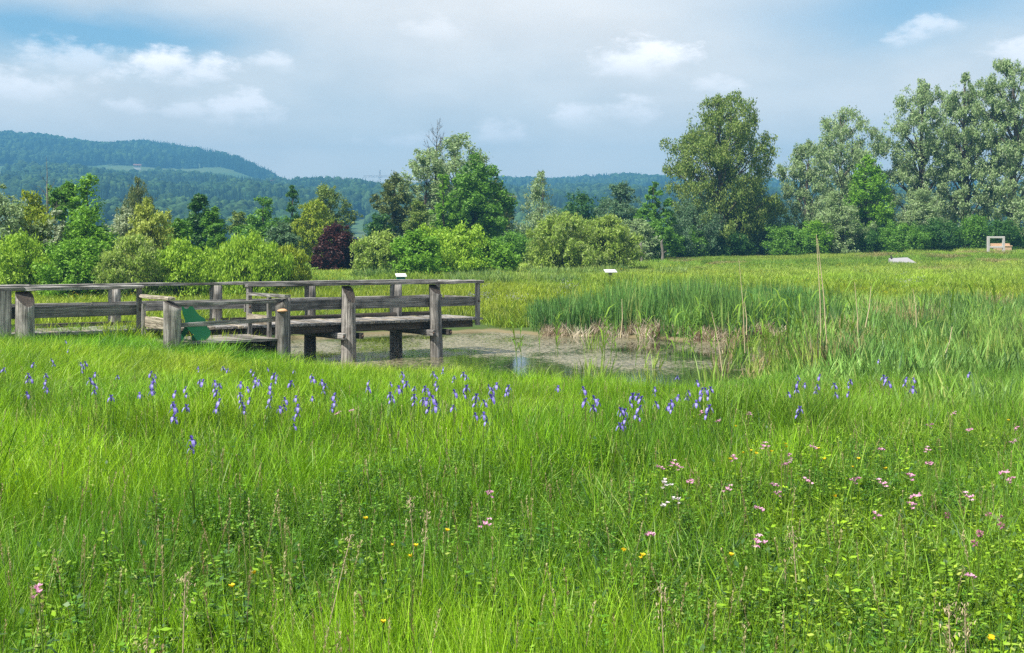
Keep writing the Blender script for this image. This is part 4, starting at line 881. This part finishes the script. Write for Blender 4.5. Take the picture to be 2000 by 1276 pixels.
# green frog board standing on the platform
out_px = [(1030, 290), (1062, 292), (1072, 325), (1090, 346), (1112, 352), (1135, 345), (1150, 325), (1152, 292), (1182, 286), (1228, 350), (1262, 405), (1295, 445), (1350, 480), (1385, 500), (1398, 560), (1408, 600), (1422, 640), (1455, 672), (1467, 700), (1460, 755), (1430, 800), (1392, 825), (1300, 832), (1192, 830), (1182, 790), (1188, 755), (1222, 742), (1185, 722), (1162, 690), (1150, 668), (1135, 700), (1115, 740), (1085, 772), (1070, 800), (1062, 832), (1000, 832), (1002, 800), (1030, 745), (1060, 680), (1085, 605), (1090, 520), (1062, 440), (1046, 360)]
fd = 27.45; k = fd / F / 7.69
pts = [((x_ - 1230) * k, (832 - y_) * k) for x_, y_ in out_px]
n = len(pts); th = .018
V = [(x_, -th / 2, z_) for x_, z_ in pts] + [(x_, th / 2, z_) for x_, z_ in pts]
me = bpy.data.meshes.new('frog_board'); me.from_pydata(V, [], [tuple(range(n)), tuple(range(2 * n - 1, n - 1, -1))] + [(i, i + n, (i + 1) % n + n, (i + 1) % n) for i in range(n)]); me.update()
M['frog'] = plain_mat('green_paint', (.006, .105, .042), .45, .4, .2, 5)
fx = J(3.28, 1.50, PF + .002)
o = link('frog_board', me, M['frog'], None, (px(380, fx[1]), fx[1], PF + .003)); o.rotation_euler = (0, 0, math.radians(8))
tag(o, 'green painted frog-shaped board standing on the lower platform', 'cutout board')
# bracket fungi on two posts
def fungus(loc, r, rz, label):
    nS = 14; V = []; Fs = []
    prof = [(0.0, .42), (.45, .34), (.8, .14), (1.0, -.02), (.86, -.16), (.5, -.26), (0, -.36)]
    for (q_, z) in prof:
        for j in range(nS): a = math.pi * j / (nS - 1); V.append((r * q_ * math.cos(a), -r * .75 * q_ * math.sin(a) - r * .0, r * z))
    for i in range(len(prof) - 1):
        for j in range(nS - 1): Fs.append((i * nS + j, i * nS + j + 1, (i + 1) * nS + j + 1, (i + 1) * nS + j))
    me = bpy.data.meshes.new('bracket_fungus'); me.from_pydata(V, [], Fs); me.update(); [setattr(pl, 'use_smooth', True) for pl in me.polygons]
    o = link('bracket_fungus', me, M['fungus'], None, loc); o.rotation_euler = (0, 0, rz); tag(o, label, 'fungus')
M['fungus'] = plain_mat('fungus', (.62, .36, .20), .7, .2, .25, 20)
bp = J(5.30, 1.83, 0); fungus((bp[0] + .03, bp[1] - .155, 1.44), .125, .1, 'orange-tan bracket fungus on the front post of the lower platform')
bp = J(-.12, 0, 0); fungus((px(14, 26.9), 26.55, 1.72), .06, .3, 'small tan bracket fungus at the left end of the jetty')
sq(-.42, .02, .6, 1.95, .3)

# ------------------------------------------------------------------ signs, frame, slab
M['white'] = plain_mat('white_panel', (.72, .72, .70), .35, .5, .05, 6)
M['teal'] = plain_mat('teal_paint', (.01, .20, .15), .5, .3, .15, 6)
M['postgrey'] = plain_mat('grey_post', (.22, .20, .18), .8, .2, .25, 9)
def simple_box(name, sx, sy, sz, mat, parent, loc, rot=(0, 0, 0), bev=.01):
    me = box_mesh(sx, sy, sz, RJ, .0015, 2); o = link(name, me, M[mat], parent, loc); o.rotation_euler = rot; return o
def lectern(x, ybase, d, label, hpost, wp, teal, ytop):
    X0 = px(x, d); z0 = gz1(X0, d); zt = pz(ytop, d) - z0
    r = empty('information_lectern', (X0, d, z0), .15); tag(r, label, 'sign')
    if teal: simple_box('post', .42, .18, zt - .10, 'teal', r, (0, 0, (zt - .10) / 2))
    else: simple_box('post', .16, .12, zt - .05, 'postgrey', r, (0, 0, (zt - .05) / 2))
    simple_box('panel', wp, .34, .035, 'white', r, (0, -.04, zt - .02), (math.radians(24), 0, math.radians(8)))
lectern(1192, 548, 62, 'small white lectern sign on a grey post by the willow bush', .8, .62, False, 529)
lectern(783, 552, 58, 'small white lectern sign on a teal stand just above the jetty rail', .8, .50, True, 537)
M['framewhite'] = plain_mat('pale_timber', (.52, .50, .47), .6, .3, .12, 4)
M['tan'] = plain_mat('tan_timber', (.55, .38, .25), .6, .3, .15, 3)
d = 96; X0 = px(1945, d); z0 = gz1(X0, d); ztop = pz(462, d) - z0
r = empty('picture_frame_stand', (X0, d, z0), .1); tag(r, 'large white timber picture frame standing on the upper meadow', 'frame')
fw = 31 * d / F
simple_box('upright', .17, .14, ztop, 'framewhite', r, (-fw / 2, 0, ztop / 2)).rotation_euler = (0, 0, 0)
simple_box('upright', .17, .14, ztop, 'framewhite', r, (fw / 2, 0, ztop / 2))
simple_box('top_bar', fw - .175, .13, .15, 'framewhite', r, (0, 0, ztop - .077)); simple_box('lower_bar', fw - .175, .13, .15, 'framewhite', r, (0, 0, ztop - .84))
d2 = 98.5; X0 = px(1956, d2); z0 = gz1(X0, d2); h = pz(478, d2) - z0
r = empty('timber_bench', (X0, d2, z0)); tag(r, 'tan timber bench behind the white frame', 'bench')
simple_box('seat_board', 1.55, .5, .08, 'tan', r, (0, 0, h - .12)); simple_box('front_panel', 1.45, .05, max(h - .2, .3), 'tan', r, (0, -.2, max(h - .2, .3) / 2 - .03)); simple_box('backrest', 1.55, .06, .2, 'tan', r, (0, .26, h - .0))
d3 = 82; X0 = px(1762, d3); z0 = gz1(X0, d3); zt = pz(503, d3)
r = empty('pale_slab', (X0, d3, z0)); tag(r, 'pale grey sloping slab lying in the meadow grass', 'slab')
V = [(-.95, -.6, 0), (.85, -.8, 0), (.75, .6, 0), (-.75, .7, 0)]; hh = max(zt - z0, .35); V2 = [(-.9, -.55, hh * .55), (.72, -.75, hh * .42), (.52, .55, hh), (-.7, .65, hh * .9)]
me = bpy.data.meshes.new('slab'); me.from_pydata(V + V2, [], [(3, 2, 1, 0), (4, 5, 6, 7), (0, 1, 5, 4), (1, 2, 6, 5), (2, 3, 7, 6), (3, 0, 4, 7)]); me.update()
M['slab'] = plain_mat('pale_concrete', (.32, .31, .32), .8, .2, .12, 3); link('slab_body', me, M['slab'], r)
acc = Acc(); acc.add(*tube([(0, 0, 0), (0, 0, .16), (.02, 0, .2)], [.06, .07, .02], 8)); acc.add(*tube([(0, 0, .17), (-.03, 0, .24), (-.1, 0, .26)], [.04, .045, .01], 7))
M['black'] = plain_mat('dark_iron', (.02, .02, .02), .5, .4, .1, 9)
link('spout', acc.mesh('spout', True), M['black'], r, (-.62, .3, hh * .82))

# ------------------------------------------------------------------ far buildings and crane
M['farwall'] = plain_mat('far_render', (.62, .60, .57), .8, .2, .05, .2); M['farroof'] = plain_mat('far_tiles', (.22, .12, .09), .8, .2, .1, .3); M['farglass'] = plain_mat('far_glass', (.03, .04, .05), .2, .5, .05, 1)
def house(name, x, rr, wid, dep, hgt, roofh, label, flat=False, lift=0.):
    azr = math.atan((x - 1000) / F); z0 = float(hill_z(np.array([azr]), np.array([rr]))[0]) + lift; r = empty(name, (rr * math.sin(azr), rr * math.cos(azr), z0 - 1), .3); tag(r, label, 'building')
    simple_box('wall', wid, dep, hgt + 1 + lift, 'farwall', r, (0, 0, (hgt + 1 - lift) / 2))
    w2, d2_ = wid / 2 + .6, dep / 2 + .6; h0 = hgt + 1.02
    if flat: simple_box('roof', wid + .8, dep + .8, .8, 'farroof', r, (0, 0, h0 + .4))
    else:
        me = bpy.data.meshes.new('roof'); me.from_pydata([(-w2, -d2_, h0), (w2, -d2_, h0), (w2, d2_, h0), (-w2, d2_, h0), (-w2, 0, h0 + roofh), (w2, 0, h0 + roofh)], [], [(0, 1, 5, 4), (2, 3, 4, 5), (0, 4, 3), (1, 2, 5), (3, 2, 1, 0)]); me.update(); link('roof', me, M['farroof'], r)
    nw = max(3, int(wid / 4)); wm = box_mesh(1.4, .12, 1.5, RJ, .001, 1)
    for fl in range(max(1, int(hgt // 3))):
        for i in range(nw): link('window', wm, M['farglass'], r, (-wid / 2 + (i + .5) * wid / nw, -dep / 2 - .05, 2.6 + fl * 3))
house('farmhouse', 268, 1330, 7, 5, 2.2, 1.6, 'white farmhouse on the pasture strip of the far hill', lift=2)
house('apartment_block', 531, 1085, 10, 8, 7, 3, 'pale block building at the foot of the wooded hill', True, 7)
house('farmhouse', 596, 1100, 7, 6, 3, 2, 'small pale house on the low ridge right of the block building', False, 9)
house('farmhouse', 42, 1075, 7, 5, 3, 2, 'white house low in front of the wood at the left of the hill', False, 1)
azr = math.atan((742 - 1000) / F); rr = 1130; z0 = float(hill_z(np.array([azr]), np.array([rr]))[0])
r = empty('tower_crane', (rr * math.sin(azr), rr * math.cos(azr), z0), .2); tag(r, 'thin tower crane on the skyline left of the thin layered tree', 'crane')
M['crane'] = plain_mat('crane_steel', (.3, .3, .32), .6, .3, .05, 1)
hc = pz(346, 1130) - z0
def truss(name, a, c, w):
    acc = Acc(); a = np.array(a, float); c = np.array(c, float); ax = (c - a) / np.linalg.norm(c - a); s = np.cross(ax, (0, 1, 0)); s = s / (np.linalg.norm(s) + 1e-9); up_ = np.array((0, 1, 0)); nn = 12
    for q_ in ((1, 1), (1, -1), (-1, 1), (-1, -1)): o_ = (s * q_[0] + up_ * q_[1]) * w / 2; acc.add(*tube([a + o_, c + o_], [.12, .12], 4))
    for i in range(nn):
        p1 = a + (c - a) * i / nn; p2 = a + (c - a) * (i + 1) / nn; acc.add(*tube([p1 + s * w / 2, p2 - s * w / 2], [.07, .07], 4))
    link(name, acc.mesh(name), M['crane'], r)
truss('mast', (0, 0, 0), (0, 0, hc), 1.5); truss('jib', (-15, 0, hc), (28, 0, hc + .5), 1.2); truss('peak', (0, 0, hc + .6), (0, 0, hc + 6), 1.0)

# ------------------------------------------------------------------ flowers
def solve_d(x, y, h, lo, hi):
    """distance at which a head of height h above the ground appears on row y"""
    f = lambda d: pz(y, d) - gz1(px(x, d), d) - h
    for _ in range(40):
        m_ = (lo + hi) / 2
        if f(m_) > 0: lo = m_
        else: hi = m_
    return (lo + hi) / 2
def fmat(name, ca, cb, trans=.25):
    m, b = new_mat(name); at = b.n('ShaderNodeAttribute'); at.attribute_name = 'lv'; c = b.mix(at.outputs['Fac'], ca, cb); p = pbsdf(b, c, .55, .25)
    t = b.n('ShaderNodeBsdfTranslucent'); b.l(c, t.inputs[0]); x = b.n('ShaderNodeMixShader'); x.inputs[0].default_value = trans; b.l(p, x.inputs[1]); b.l(t.outputs[0], x.inputs[2]); out(b, x.outputs[0]); return m
M['iris'] = fmat('iris_petal', (.11, .07, .42), (.42, .38, .80)); M['pink'] = fmat('pink_petal', (.55, .20, .38), (.78, .48, .60)); M['pale'] = fmat('pale_petal', (.72, .62, .62), (.85, .80, .80)); M['clover_red'] = fmat('clover_petal', (.32, .08, .18), (.52, .22, .32)); M['yellowp'] = fmat('buttercup_petal', (.72, .50, .01), (.85, .68, .03))
M['stem'] = fmat('flower_stem', (.08, .16, .02), (.16, .26, .04)); M['straw'] = fmat('straw_plume', (.34, .26, .15), (.55, .46, .29))
def petal(acc, c, d, L, w, sag, lv, side=None):
    d = np.array(d, float); d /= np.linalg.norm(d); s = np.cross(d, (0, 0, 1)) if side is None else np.array(side); s = s / (np.linalg.norm(s) + 1e-9)
    a = np.array(c, float); m1 = a + d * L * .5 + np.array([0, 0, .12 * L]); m2 = a + d * L * .82 + np.array([0, 0, -sag * L * .5]); tp = a + d * L + np.array([0, 0, -sag * L])
    acc.add(np.array([a - s * w * .18, a + s * w * .18, m1 + s * w * .45, m1 - s * w * .45, m2 + s * w * .5, m2 - s * w * .5, tp + s * w * .2, tp - s * w * .2]), [(0, 1, 2, 3), (3, 2, 4, 5), (5, 4, 6, 7)], lv)
def iris_variant(seed):
    rg = np.random.default_rng(900 + seed); acc = Acc()
    for (dz, sc_) in [(0, 1.0), (-.075, .8)][:1 + (seed % 3 == 2)]:
        c = np.array([.022 * (dz != 0), -.015 * (dz != 0), dz]); a0 = rg.uniform(0, 2)
        for k in range(3):
            a = a0 + k * 2.094; petal(acc, c, (math.cos(a), math.sin(a), .05), np.float64(.046) * sc_, .028 * sc_, 1.0, np.array([.15, .7, .25]) * rg.uniform(.7, 1.2))
            a += 1.047; petal(acc, c, (math.cos(a) * .45, math.sin(a) * .45, .9), .046 * sc_, .024 * sc_, .0, np.array([.15, .05, .02]) * rg.uniform(.5, 2), (-math.sin(a), math.cos(a), 0))
    fl = acc.mesh('iris_flower'); fl.materials.append(M['iris'])
    acc = Acc(); acc.add(*tube([(0, 0, -.75), (rg.normal(0, .02), rg.normal(0, .02), -.38), (0, 0, 0)], [.0045, .004, .0035], 5), .6)
    for k in range(3):
        a = rg.uniform(0, 6.28); L = rg.uniform(.35, .6); bx = np.array([math.cos(a), math.sin(a), 0]); s = np.array([-math.sin(a), math.cos(a), 0]) * .005
        p0 = np.array([0, 0, -.75]); p1 = p0 + bx * .05 * L + (0, 0, .6 * L); p2 = p0 + bx * .3 * L + (0, 0, L)
        acc.add(np.array([p0 - s, p0 + s, p1 + s, p1 - s, p2 + s * .1, p2 - s * .1]), [(0, 1, 2, 3), (3, 2, 4, 5)], .3)
    st = acc.mesh('iris_stem'); st.materials.append(M['stem']); return st, fl
IV = [iris_variant(i) for i in range(6)]
IRIS = [(7,723),(65,713),(55,734),(60,742),(90,734),(89,747),(92,763),(53,772),(101,705),(158,712),(167,711),(163,719),(186,732),(177,745),(186,755),(230,737),(217,778),(295,731),(303,735),(300,745),(298,752),(273,772),(296,766),(387,719),(390,746),(396,748),(362,761),(342,770),(338,790),(340,798),(342,821),(364,797),(375,861),(436,720),(445,724),(420,749),(429,754),(423,768),(428,786),(490,725),(496,731),(499,743),(505,748),(470,752),(469,772),(484,761),(487,783),(474,792),(523,722),(535,735),(541,737),(529,755),(528,765),(528,781),(568,750),(574,726),(557,783),(578,779),(547,800),(582,797),(573,818),(575,834),(608,735),(612,742),(629,747),(635,755),(610,779),(653,775),(653,789),(128,668),(133,686),
 (720,748),(720,761),(763,751),(762,772),(767,780),(779,761),(786,732),(794,751),(809,760),(809,776),(846,731),(852,737),(866,721),(830,760),(836,766),(851,750),(855,759),(826,782),(833,785),(846,781),(852,796),(887,738),(905,732),(911,738),(911,759),(888,769),(885,797),(930,776),(946,788),(955,757),(961,764),(960,779),(970,754),(993,758),(994,767),(929,813),(945,812),(1140,763),(1143,786),(1161,781),(1167,786),(1090,759),(1236,775),(1246,775),(1252,781),(1249,799),(1213,803),(1219,806),(1221,822),(1211,833),(1247,817),(1279,761),(1282,791),(1307,795),(1312,788),(1323,738),(1324,777),
 (1345,768),(1362,749),(1371,764),(1379,764),(1370,776),(1388,761),(1385,798),(1360,789),(1559,738),(1558,751),(1572,753),(1601,737),(1597,756),(1630,754),(1633,772),(1661,746),(1657,770),(1716,706),(1726,738),(1731,742),(1737,751),(1770,742),(1785,743),(1783,761),(1562,800),(1893,732),(1541,771)]
rf = np.random.default_rng(77)
def put_flower(kind, stem, flower, mat_none, x, y, h, lab, cat, grp, sc, lo=2.2, hi=25):
    d = solve_d(x, y, h, lo, hi); o = link(kind, stem, None, None, (px(x, d), d, pz(y, d))); o.rotation_euler = (rf.normal(0, .06), rf.normal(0, .06), rf.uniform(0, 6.28)); o.scale = (sc,) * 3
    f_ = link('flower', flower, None, o); tag(o, lab, cat, grp); return d
for i, (x, y) in enumerate(IRIS):
    st, fl = IV[i % 6]; hgt = rf.uniform(.58, .74)
    lab = 'violet-blue iris on a tall stem in the row before the pond'; g = 'irises in the grass before the pond'
    if (x, y) in ((128, 668), (133, 686)): lab = 'violet-blue iris standing higher than the rest before the left end of the jetty'; g = 'irises before the left end of the jetty'
    elif x > 1500: lab = 'violet-blue iris in the loose group below the pale tall reeds'; g = 'irises below the tall reeds'
    elif x > 1200: lab = 'violet-blue iris in the group between the jetty and the pale tall reeds'; g = 'irises in the middle of the bank'
    elif x < 250: lab, g = 'violet-blue iris scattered before the left bay of the jetty', 'irises before the left bay of the jetty'
    elif x < 400: lab, g = 'violet-blue iris in the clumps below the green frog board', 'irises below the frog board'
    elif x < 600: lab, g = 'violet-blue iris in the dense group below the lower platform', 'irises below the lower platform'
    elif x < 700: lab, g = 'violet-blue iris in the short group below the fungus post', 'irises below the fungus post'
    elif x < 1000: lab, g = 'violet-blue iris in the dense group below the free end of the jetty', 'irises below the end of the jetty'
    else: lab, g = 'small violet-blue iris below the open water', 'irises below the open water'
    put_flower('iris', st, fl, None, x, y, hgt, lab, 'iris', g, rf.uniform(.60, .88) * (.75 if y > 810 else 1))
def head(mat, n, spread, L, w, seed, ball=False, stemh=.5):
    rg = np.random.default_rng(seed); acc = Acc()
    for k in range(n):
        c = rg.normal(0, spread, 3) * (1, 1, 1.0); c0 = c.copy(); a0 = rg.uniform(0, 6); tl = rg.normal(0, .45, 3)
        if ball:
            dv = rg.normal(0, 1, 3); dv /= np.linalg.norm(dv); petal(acc, dv * spread * .4, dv + (0, 0, .3), L, w, 0, rg.uniform(0, 1), np.cross(dv, (.3, .5, .8)))
        else:
            for j in range(5): a = a0 + j * 1.2566; petal(acc, c0, (math.cos(a) + tl[0], math.sin(a) + tl[1], .75 + tl[2]), L * rg.uniform(.8, 1.2), w, .1, rg.uniform(0, 1), (-math.sin(a), math.cos(a), .3))
    fl = acc.mesh('flower_head'); fl.materials.append(M[mat]); acc = Acc(); acc.add(*tube([(0, 0, -stemh), (rg.normal(0, .012), rg.normal(0, .012), -stemh / 2), (0, 0, 0)], [.0025, .002, .0016], 4), .5)
    st = acc.mesh('flower_stem'); st.materials.append(M['stem']); return st, fl
PV = [head('pink', 5, .011, .013, .0065, 40 + i) for i in range(3)]; WV = [head('pale', 7, .009, .010, .009, 50 + i) for i in range(2)]; CV = [head('clover_red', 34, .016, .010, .004, 60 + i, True) for i in range(2)]; YV = [head('yellowp', 1, .003, .011, .011, 70 + i, stemh=.45) for i in range(2)]
PINK = [(1371,809),(1462,809),(1404,825),(1436,900),(1495,872),(1588,877),(1540,892),(1535,905),(1721,881),(1812,833),(1812,879),(1814,908),(1984,840),(1976,863),(1960,927),(1970,942),(1863,808),(1893,842),(1781,933),(1578,939),(1512,951),(1514,966),(1422,956),(1347,943),(1665,942),(1726,944),(1787,974),(1784,989),(1895,970),(1482,998),(951,966),(1317,906),(1289,917),(1330,916),(950,1024),(1271,1049),(1717,1011),(1485,1059),(1894,1130),(76,1162),(657,808),(686,804)]
for i, (x, y) in enumerate(PINK):
    lab, g = 'ragged pink meadow flower in the right part of the foreground', 'pink flowers in the foreground meadow'
    if (x, y) == (76, 1162): lab, g = 'lone ragged pink flower near the lower left corner of the meadow', None
    elif 940 < x < 960: lab, g = 'ragged pink flower alone in the middle of the foreground meadow', 'pink flowers in the middle of the meadow'
    elif x < 700: lab, g = 'small ragged pink flower at the edge of the iris row', 'pink flowers by the iris row'
    elif x < 1340: lab, g = 'ragged pink flower close to the three white flower heads', 'pink flowers by the white heads'
    elif y < 830: lab, g = 'small ragged pink flower near the uppermost edge of the pink patch', 'uppermost pink flowers'
    elif x > 1850: lab, g = 'ragged pink flower toward the picture edge above the red clover', 'pink flowers above the clover'
    elif y < 915: lab, g = 'ragged pink flower level with the yellow buttercup band', 'pink flowers in the buttercup band'
    st, fl = PV[i % 3]; put_flower('pink_flower', st, fl, None, x, y, .56, lab, 'flower', g, rf.uniform(1.1, 1.5), 2.2, 16)
for i, (x, y) in enumerate([(1297, 947), (1296, 986), (1322, 978)]):
    st, fl = WV[i % 2]; put_flower('white_flower', st, fl, None, x, y, .56, 'pale white-pink flower head, ' + ('largest and uppermost of three close together', 'lowest of three close together', 'rightmost of three close together')[i], 'flower', 'white flower heads', (1.7, 1.2, 1.2)[i], 2.2, 16)
for i, (x, y) in enumerate([(1849, 1006), (1931, 1006), (1953, 1012), (1955, 1027), (1914, 1042), (1903, 1061)]):
    st, fl = CV[i % 2]; put_flower('red_clover', st, fl, None, x, y, .54, 'dull red clover head near the lower right picture edge', 'flower', 'red clover heads', 1.0, 2.2, 16)
YEL = [(1436,834),(1970,822),(1454,887),(1467,881),(1475,888),(1534,868),(1537,875),(1596,877),(1612,899),(1677,897),(1668,915),(1730,916),(1632,973),(1427,898),(1505,883),(716,1014),(770,1068),(813,1067),(805,1090),(872,1037),(1217,1079),(1253,1086),(1255,1093),(749,1216),(1938,1252),(1427,1085),(498,1123),(453,1146)]
for i, (x, y) in enumerate(YEL):
    lab, g = ('small yellow buttercup among the pink flowers in the foreground', 'buttercups among the pink flowers') if x > 1300 else ('small yellow buttercup in the central foreground grass', 'buttercups in the central grass')
    if x > 1930 and y > 1200: lab, g = 'yellow buttercup in the lower right corner', None
    st, fl = YV[i % 2]; put_flower('buttercup', st, fl, None, x, y, .55, lab, 'flower', g, rf.uniform(1.2, 1.6), 2.2, 16)
def plume(seed):
    rg = np.random.default_rng(seed); acc = Acc()
    for k in range(70):
        z = -rg.uniform(0, .12); c = np.array([rg.normal(0, .012), rg.normal(0, .012), z]) * (1, 1, 1); a = rg.uniform(0, 6.28); petal(acc, c, (math.cos(a) * .6, math.sin(a) * .6, .7), rg.uniform(.007, .013), .0032, 0, rg.uniform(0, 1))
    fl = acc.mesh('plume'); fl.materials.append(M['straw']); acc = Acc(); acc.add(*tube([(0, 0, -.55), (.01, 0, -.25), (0, 0, 0)], [.0025, .002, .0015], 4), .8); st = acc.mesh('plume_stem'); st.materials.append(M['straw']); return st, fl
GV = [plume(1), plume(2)]
for i, (x, y, lab) in enumerate([(362, 1120, 'pale branching grass plume in the lower left meadow'), (800, 968, 'pale grass plume left of the lone pink flower'), (835, 998, 'brownish grass plume just below the pale one left of the pink flower'), (1548, 1030, 'cream curled grass plume in the lower right meadow'), (1852, 1180, 'narrow brown grass plume by the lower right herbs'), (1884, 1180, 'fluffy pale grass plume by the lower right herbs'), (686, 1045, 'slim pale grass plume left of the buttercups'), (1290, 1140, 'pale slim grass plume low in the central meadow'), (288, 1248, 'straw-coloured grass ear at the bottom picture edge')]):
    st, fl = GV[i % 2]; d = solve_d(x, y, .60, 2.2, 16); o = link('grass_plume', st, None, None, (px(x, d), d, pz(y, d))); o.rotation_euler = (rf.normal(0, .1), rf.normal(0, .1), rf.uniform(0, 6)); o.scale = (1.2,) * 3; link('plume_head', fl, None, o); tag(o, lab, 'grass', 'grass plumes in the foreground')

# ------------------------------------------------------------------ single reeds in the pond
M['reed'] = fmat('reed_leaf', (.11, .24, .02), (.24, .39, .04), .35); M['reedstalk'] = fmat('dry_reed_stalk', (.45, .36, .20), (.62, .52, .33), .1)
def reed_variant(seed, H=1.25):
    rg = np.random.default_rng(seed); acc = Acc(); top = np.array([rg.normal(0, .12), rg.normal(0, .12), H]); acc.add(*tube([(0, 0, -.35), top * .5, top], [.010, .008, .004], 5), .5); st = acc.mesh('reed_stem'); st.materials.append(M['reed']); acc = Acc()
    for k in range(8):
        t_ = .22 + .1 * k; p = top * t_; a = rg.uniform(0, 6.28); L = rg.uniform(.36, .62); d_ = np.array([math.cos(a) * .6, math.sin(a) * .6, .8]); s = np.array([-math.sin(a), math.cos(a), 0]) * .019
        m1 = p + d_ * L * .5; m2 = m1 + (d_ * .5 + np.array([math.cos(a), math.sin(a), -.25]) * .6) * L * .5
        acc.add(np.array([p - s * .5, p + s * .5, m1 + s, m1 - s, m2 + s * .08, m2 - s * .08]), [(0, 1, 2, 3), (3, 2, 4, 5)], rg.uniform(0, 1))
    lf = acc.mesh('reed_leaves'); lf.materials.append(M['reed']); return st, lf
RV = [reed_variant(700 + i) for i in range(5)]
REED = [(1010, 712, 1.), (1018, 708, .8), (1085, 690, .7), (1090, 695, .75), (1055, 690, .6), (1175, 716, 1.), (1180, 705, .9), (1190, 712, .85), (1205, 700, .7), (1240, 715, .8), (1260, 705, .8), (1278, 720, .7), (1300, 705, .9), (1320, 712, .8), (1335, 718, .8), (1345, 700, .9), (1360, 715, .9), (1372, 690, 1.), (1390, 700, .9), (1400, 715, 1.), (1420, 700, 1.), (1432, 715, .9), (1445, 690, 1.), (1462, 712, 1.), (1478, 700, 1.05), (1490, 690, 1.), (1502, 715, 1.), (1515, 700, 1.1), (1525, 690, 1.1), (1540, 712, 1.), (1550, 700, 1.1), (1570, 715, 1.1), (1585, 700, 1.2), (1610, 700, 1.2), (1640, 705, 1.2), (1660, 715, 1.1), (1700, 700, 1.2), (1740, 700, 1.1), (1790, 705, 1.2), (1850, 700, 1.2), (1905, 700, 1.2), (1950, 705, 1.2)]
for i, (x, y, s_) in enumerate(REED):
    d = F * EYE / (y - HZ); X0 = px(x, d); z = max(gz1(X0, d), 0); st, lf = RV[i % 5]; o = link('reed', st, None, None, (X0, d, z)); o.rotation_euler = (rf.normal(0, .08), rf.normal(0, .08), rf.uniform(0, 6.28)); o.scale = (s_ * 1.15,) * 3; link('leaf', lf, None, o)
    if x < 1100: lab, g = 'green reed standing apart in the open water right of the jetty', 'reeds in the open water'
    elif x < 1560: lab, g = 'green reed in the thin stand along the near side of the pond', 'reeds along the near side of the pond'
    else: lab, g = 'tall green reed in the wet ground right of the pond', 'reeds right of the pond'
    tag(o, lab, 'reed', g)
def stalk(x0, y0, x1, y1, d, label, r=.008):
    r *= 1.7
    a = np.array([px(x0, d), d, pz(y0, d)]); c = np.array([px(x1, d), d + .2, pz(y1, d)]); loc = Vector(a); acc = Acc(); mid = (c - a) * .5 + (.03, 0, 0); acc.add(*tube([(0, 0, 0), mid, c - a], [r, r * .8, r * .4], 5), .6)
    o = link('dry_reed_stalk', acc.mesh('dry_reed_stalk', True), M['reedstalk'], None, loc); tag(o, label, 'reed')
stalk(1604, 720, 1599, 458, 26.5, 'tallest pale dry reed stalk, straight, right of the pond'); stalk(1616, 690, 1601, 466, 27.0, 'pale dry reed stalk leaning against the tallest one')
stalk(1455, 690, 1446, 505, 29, 'thin dry reed stalk at the right end of the pond', .006); stalk(1212, 660, 1216, 585, 31, 'bent dry stalk before the dark reed bed', .008); stalk(1412, 735, 1393, 610, 25, 'leaning dry stalk near the middle reeds', .007)
stalk(1676, 690, 1674, 552, 28, 'dry stalk a little right of the two tallest stalks', .007); stalk(1690, 640, 1706, 560, 30, 'short dry stalk leaning right beside the sedge', .008); stalk(1845, 695, 1866, 640, 26, 'short slanting dry stalk in the sedge near the picture edge', .008)
stalk(1458, 655, 1457, 590, 30, 'short dry stalk beside the thin one at the pond end', .007); stalk(1790, 640, 1788, 565, 30, 'upright dry stalk alone in the right sedge', .006)

# ------------------------------------------------------------------ haze
m = bpy.data.materials.new('air'); m.use_nodes = True; m.node_tree.nodes.clear(); b = NB(m.node_tree)
pv = b.n('ShaderNodeVolumePrincipled'); pv.inputs['Color'].default_value = (.14, .43, .74, 1); pv.inputs['Density'].default_value = .00067; pv.inputs['Anisotropy'].default_value = .0
o = b.n('ShaderNodeOutputMaterial'); b.l(pv.outputs[0], o.inputs['Volume'])
try: m.cycles.homogeneous_volume = True
except Exception: pass
hx, hy0, hy1, hz0, hz1 = 2000, -480, 2400, -75, 212
V = [(-hx, hy0, hz0), (hx, hy0, hz0), (hx, hy1, hz0), (-hx, hy1, hz0), (-hx, hy0, hz1), (hx, hy0, hz1), (hx, hy1, hz1), (-hx, hy1, hz1)]
me = bpy.data.meshes.new('haze'); me.from_pydata(V, [], [(3, 2, 1, 0), (4, 5, 6, 7), (0, 1, 5, 4), (1, 2, 6, 5), (2, 3, 7, 6), (3, 0, 4, 7)]); me.update()
tag(link('haze', me, m), 'pale blue summer haze in the air over the valley', kind='stuff')
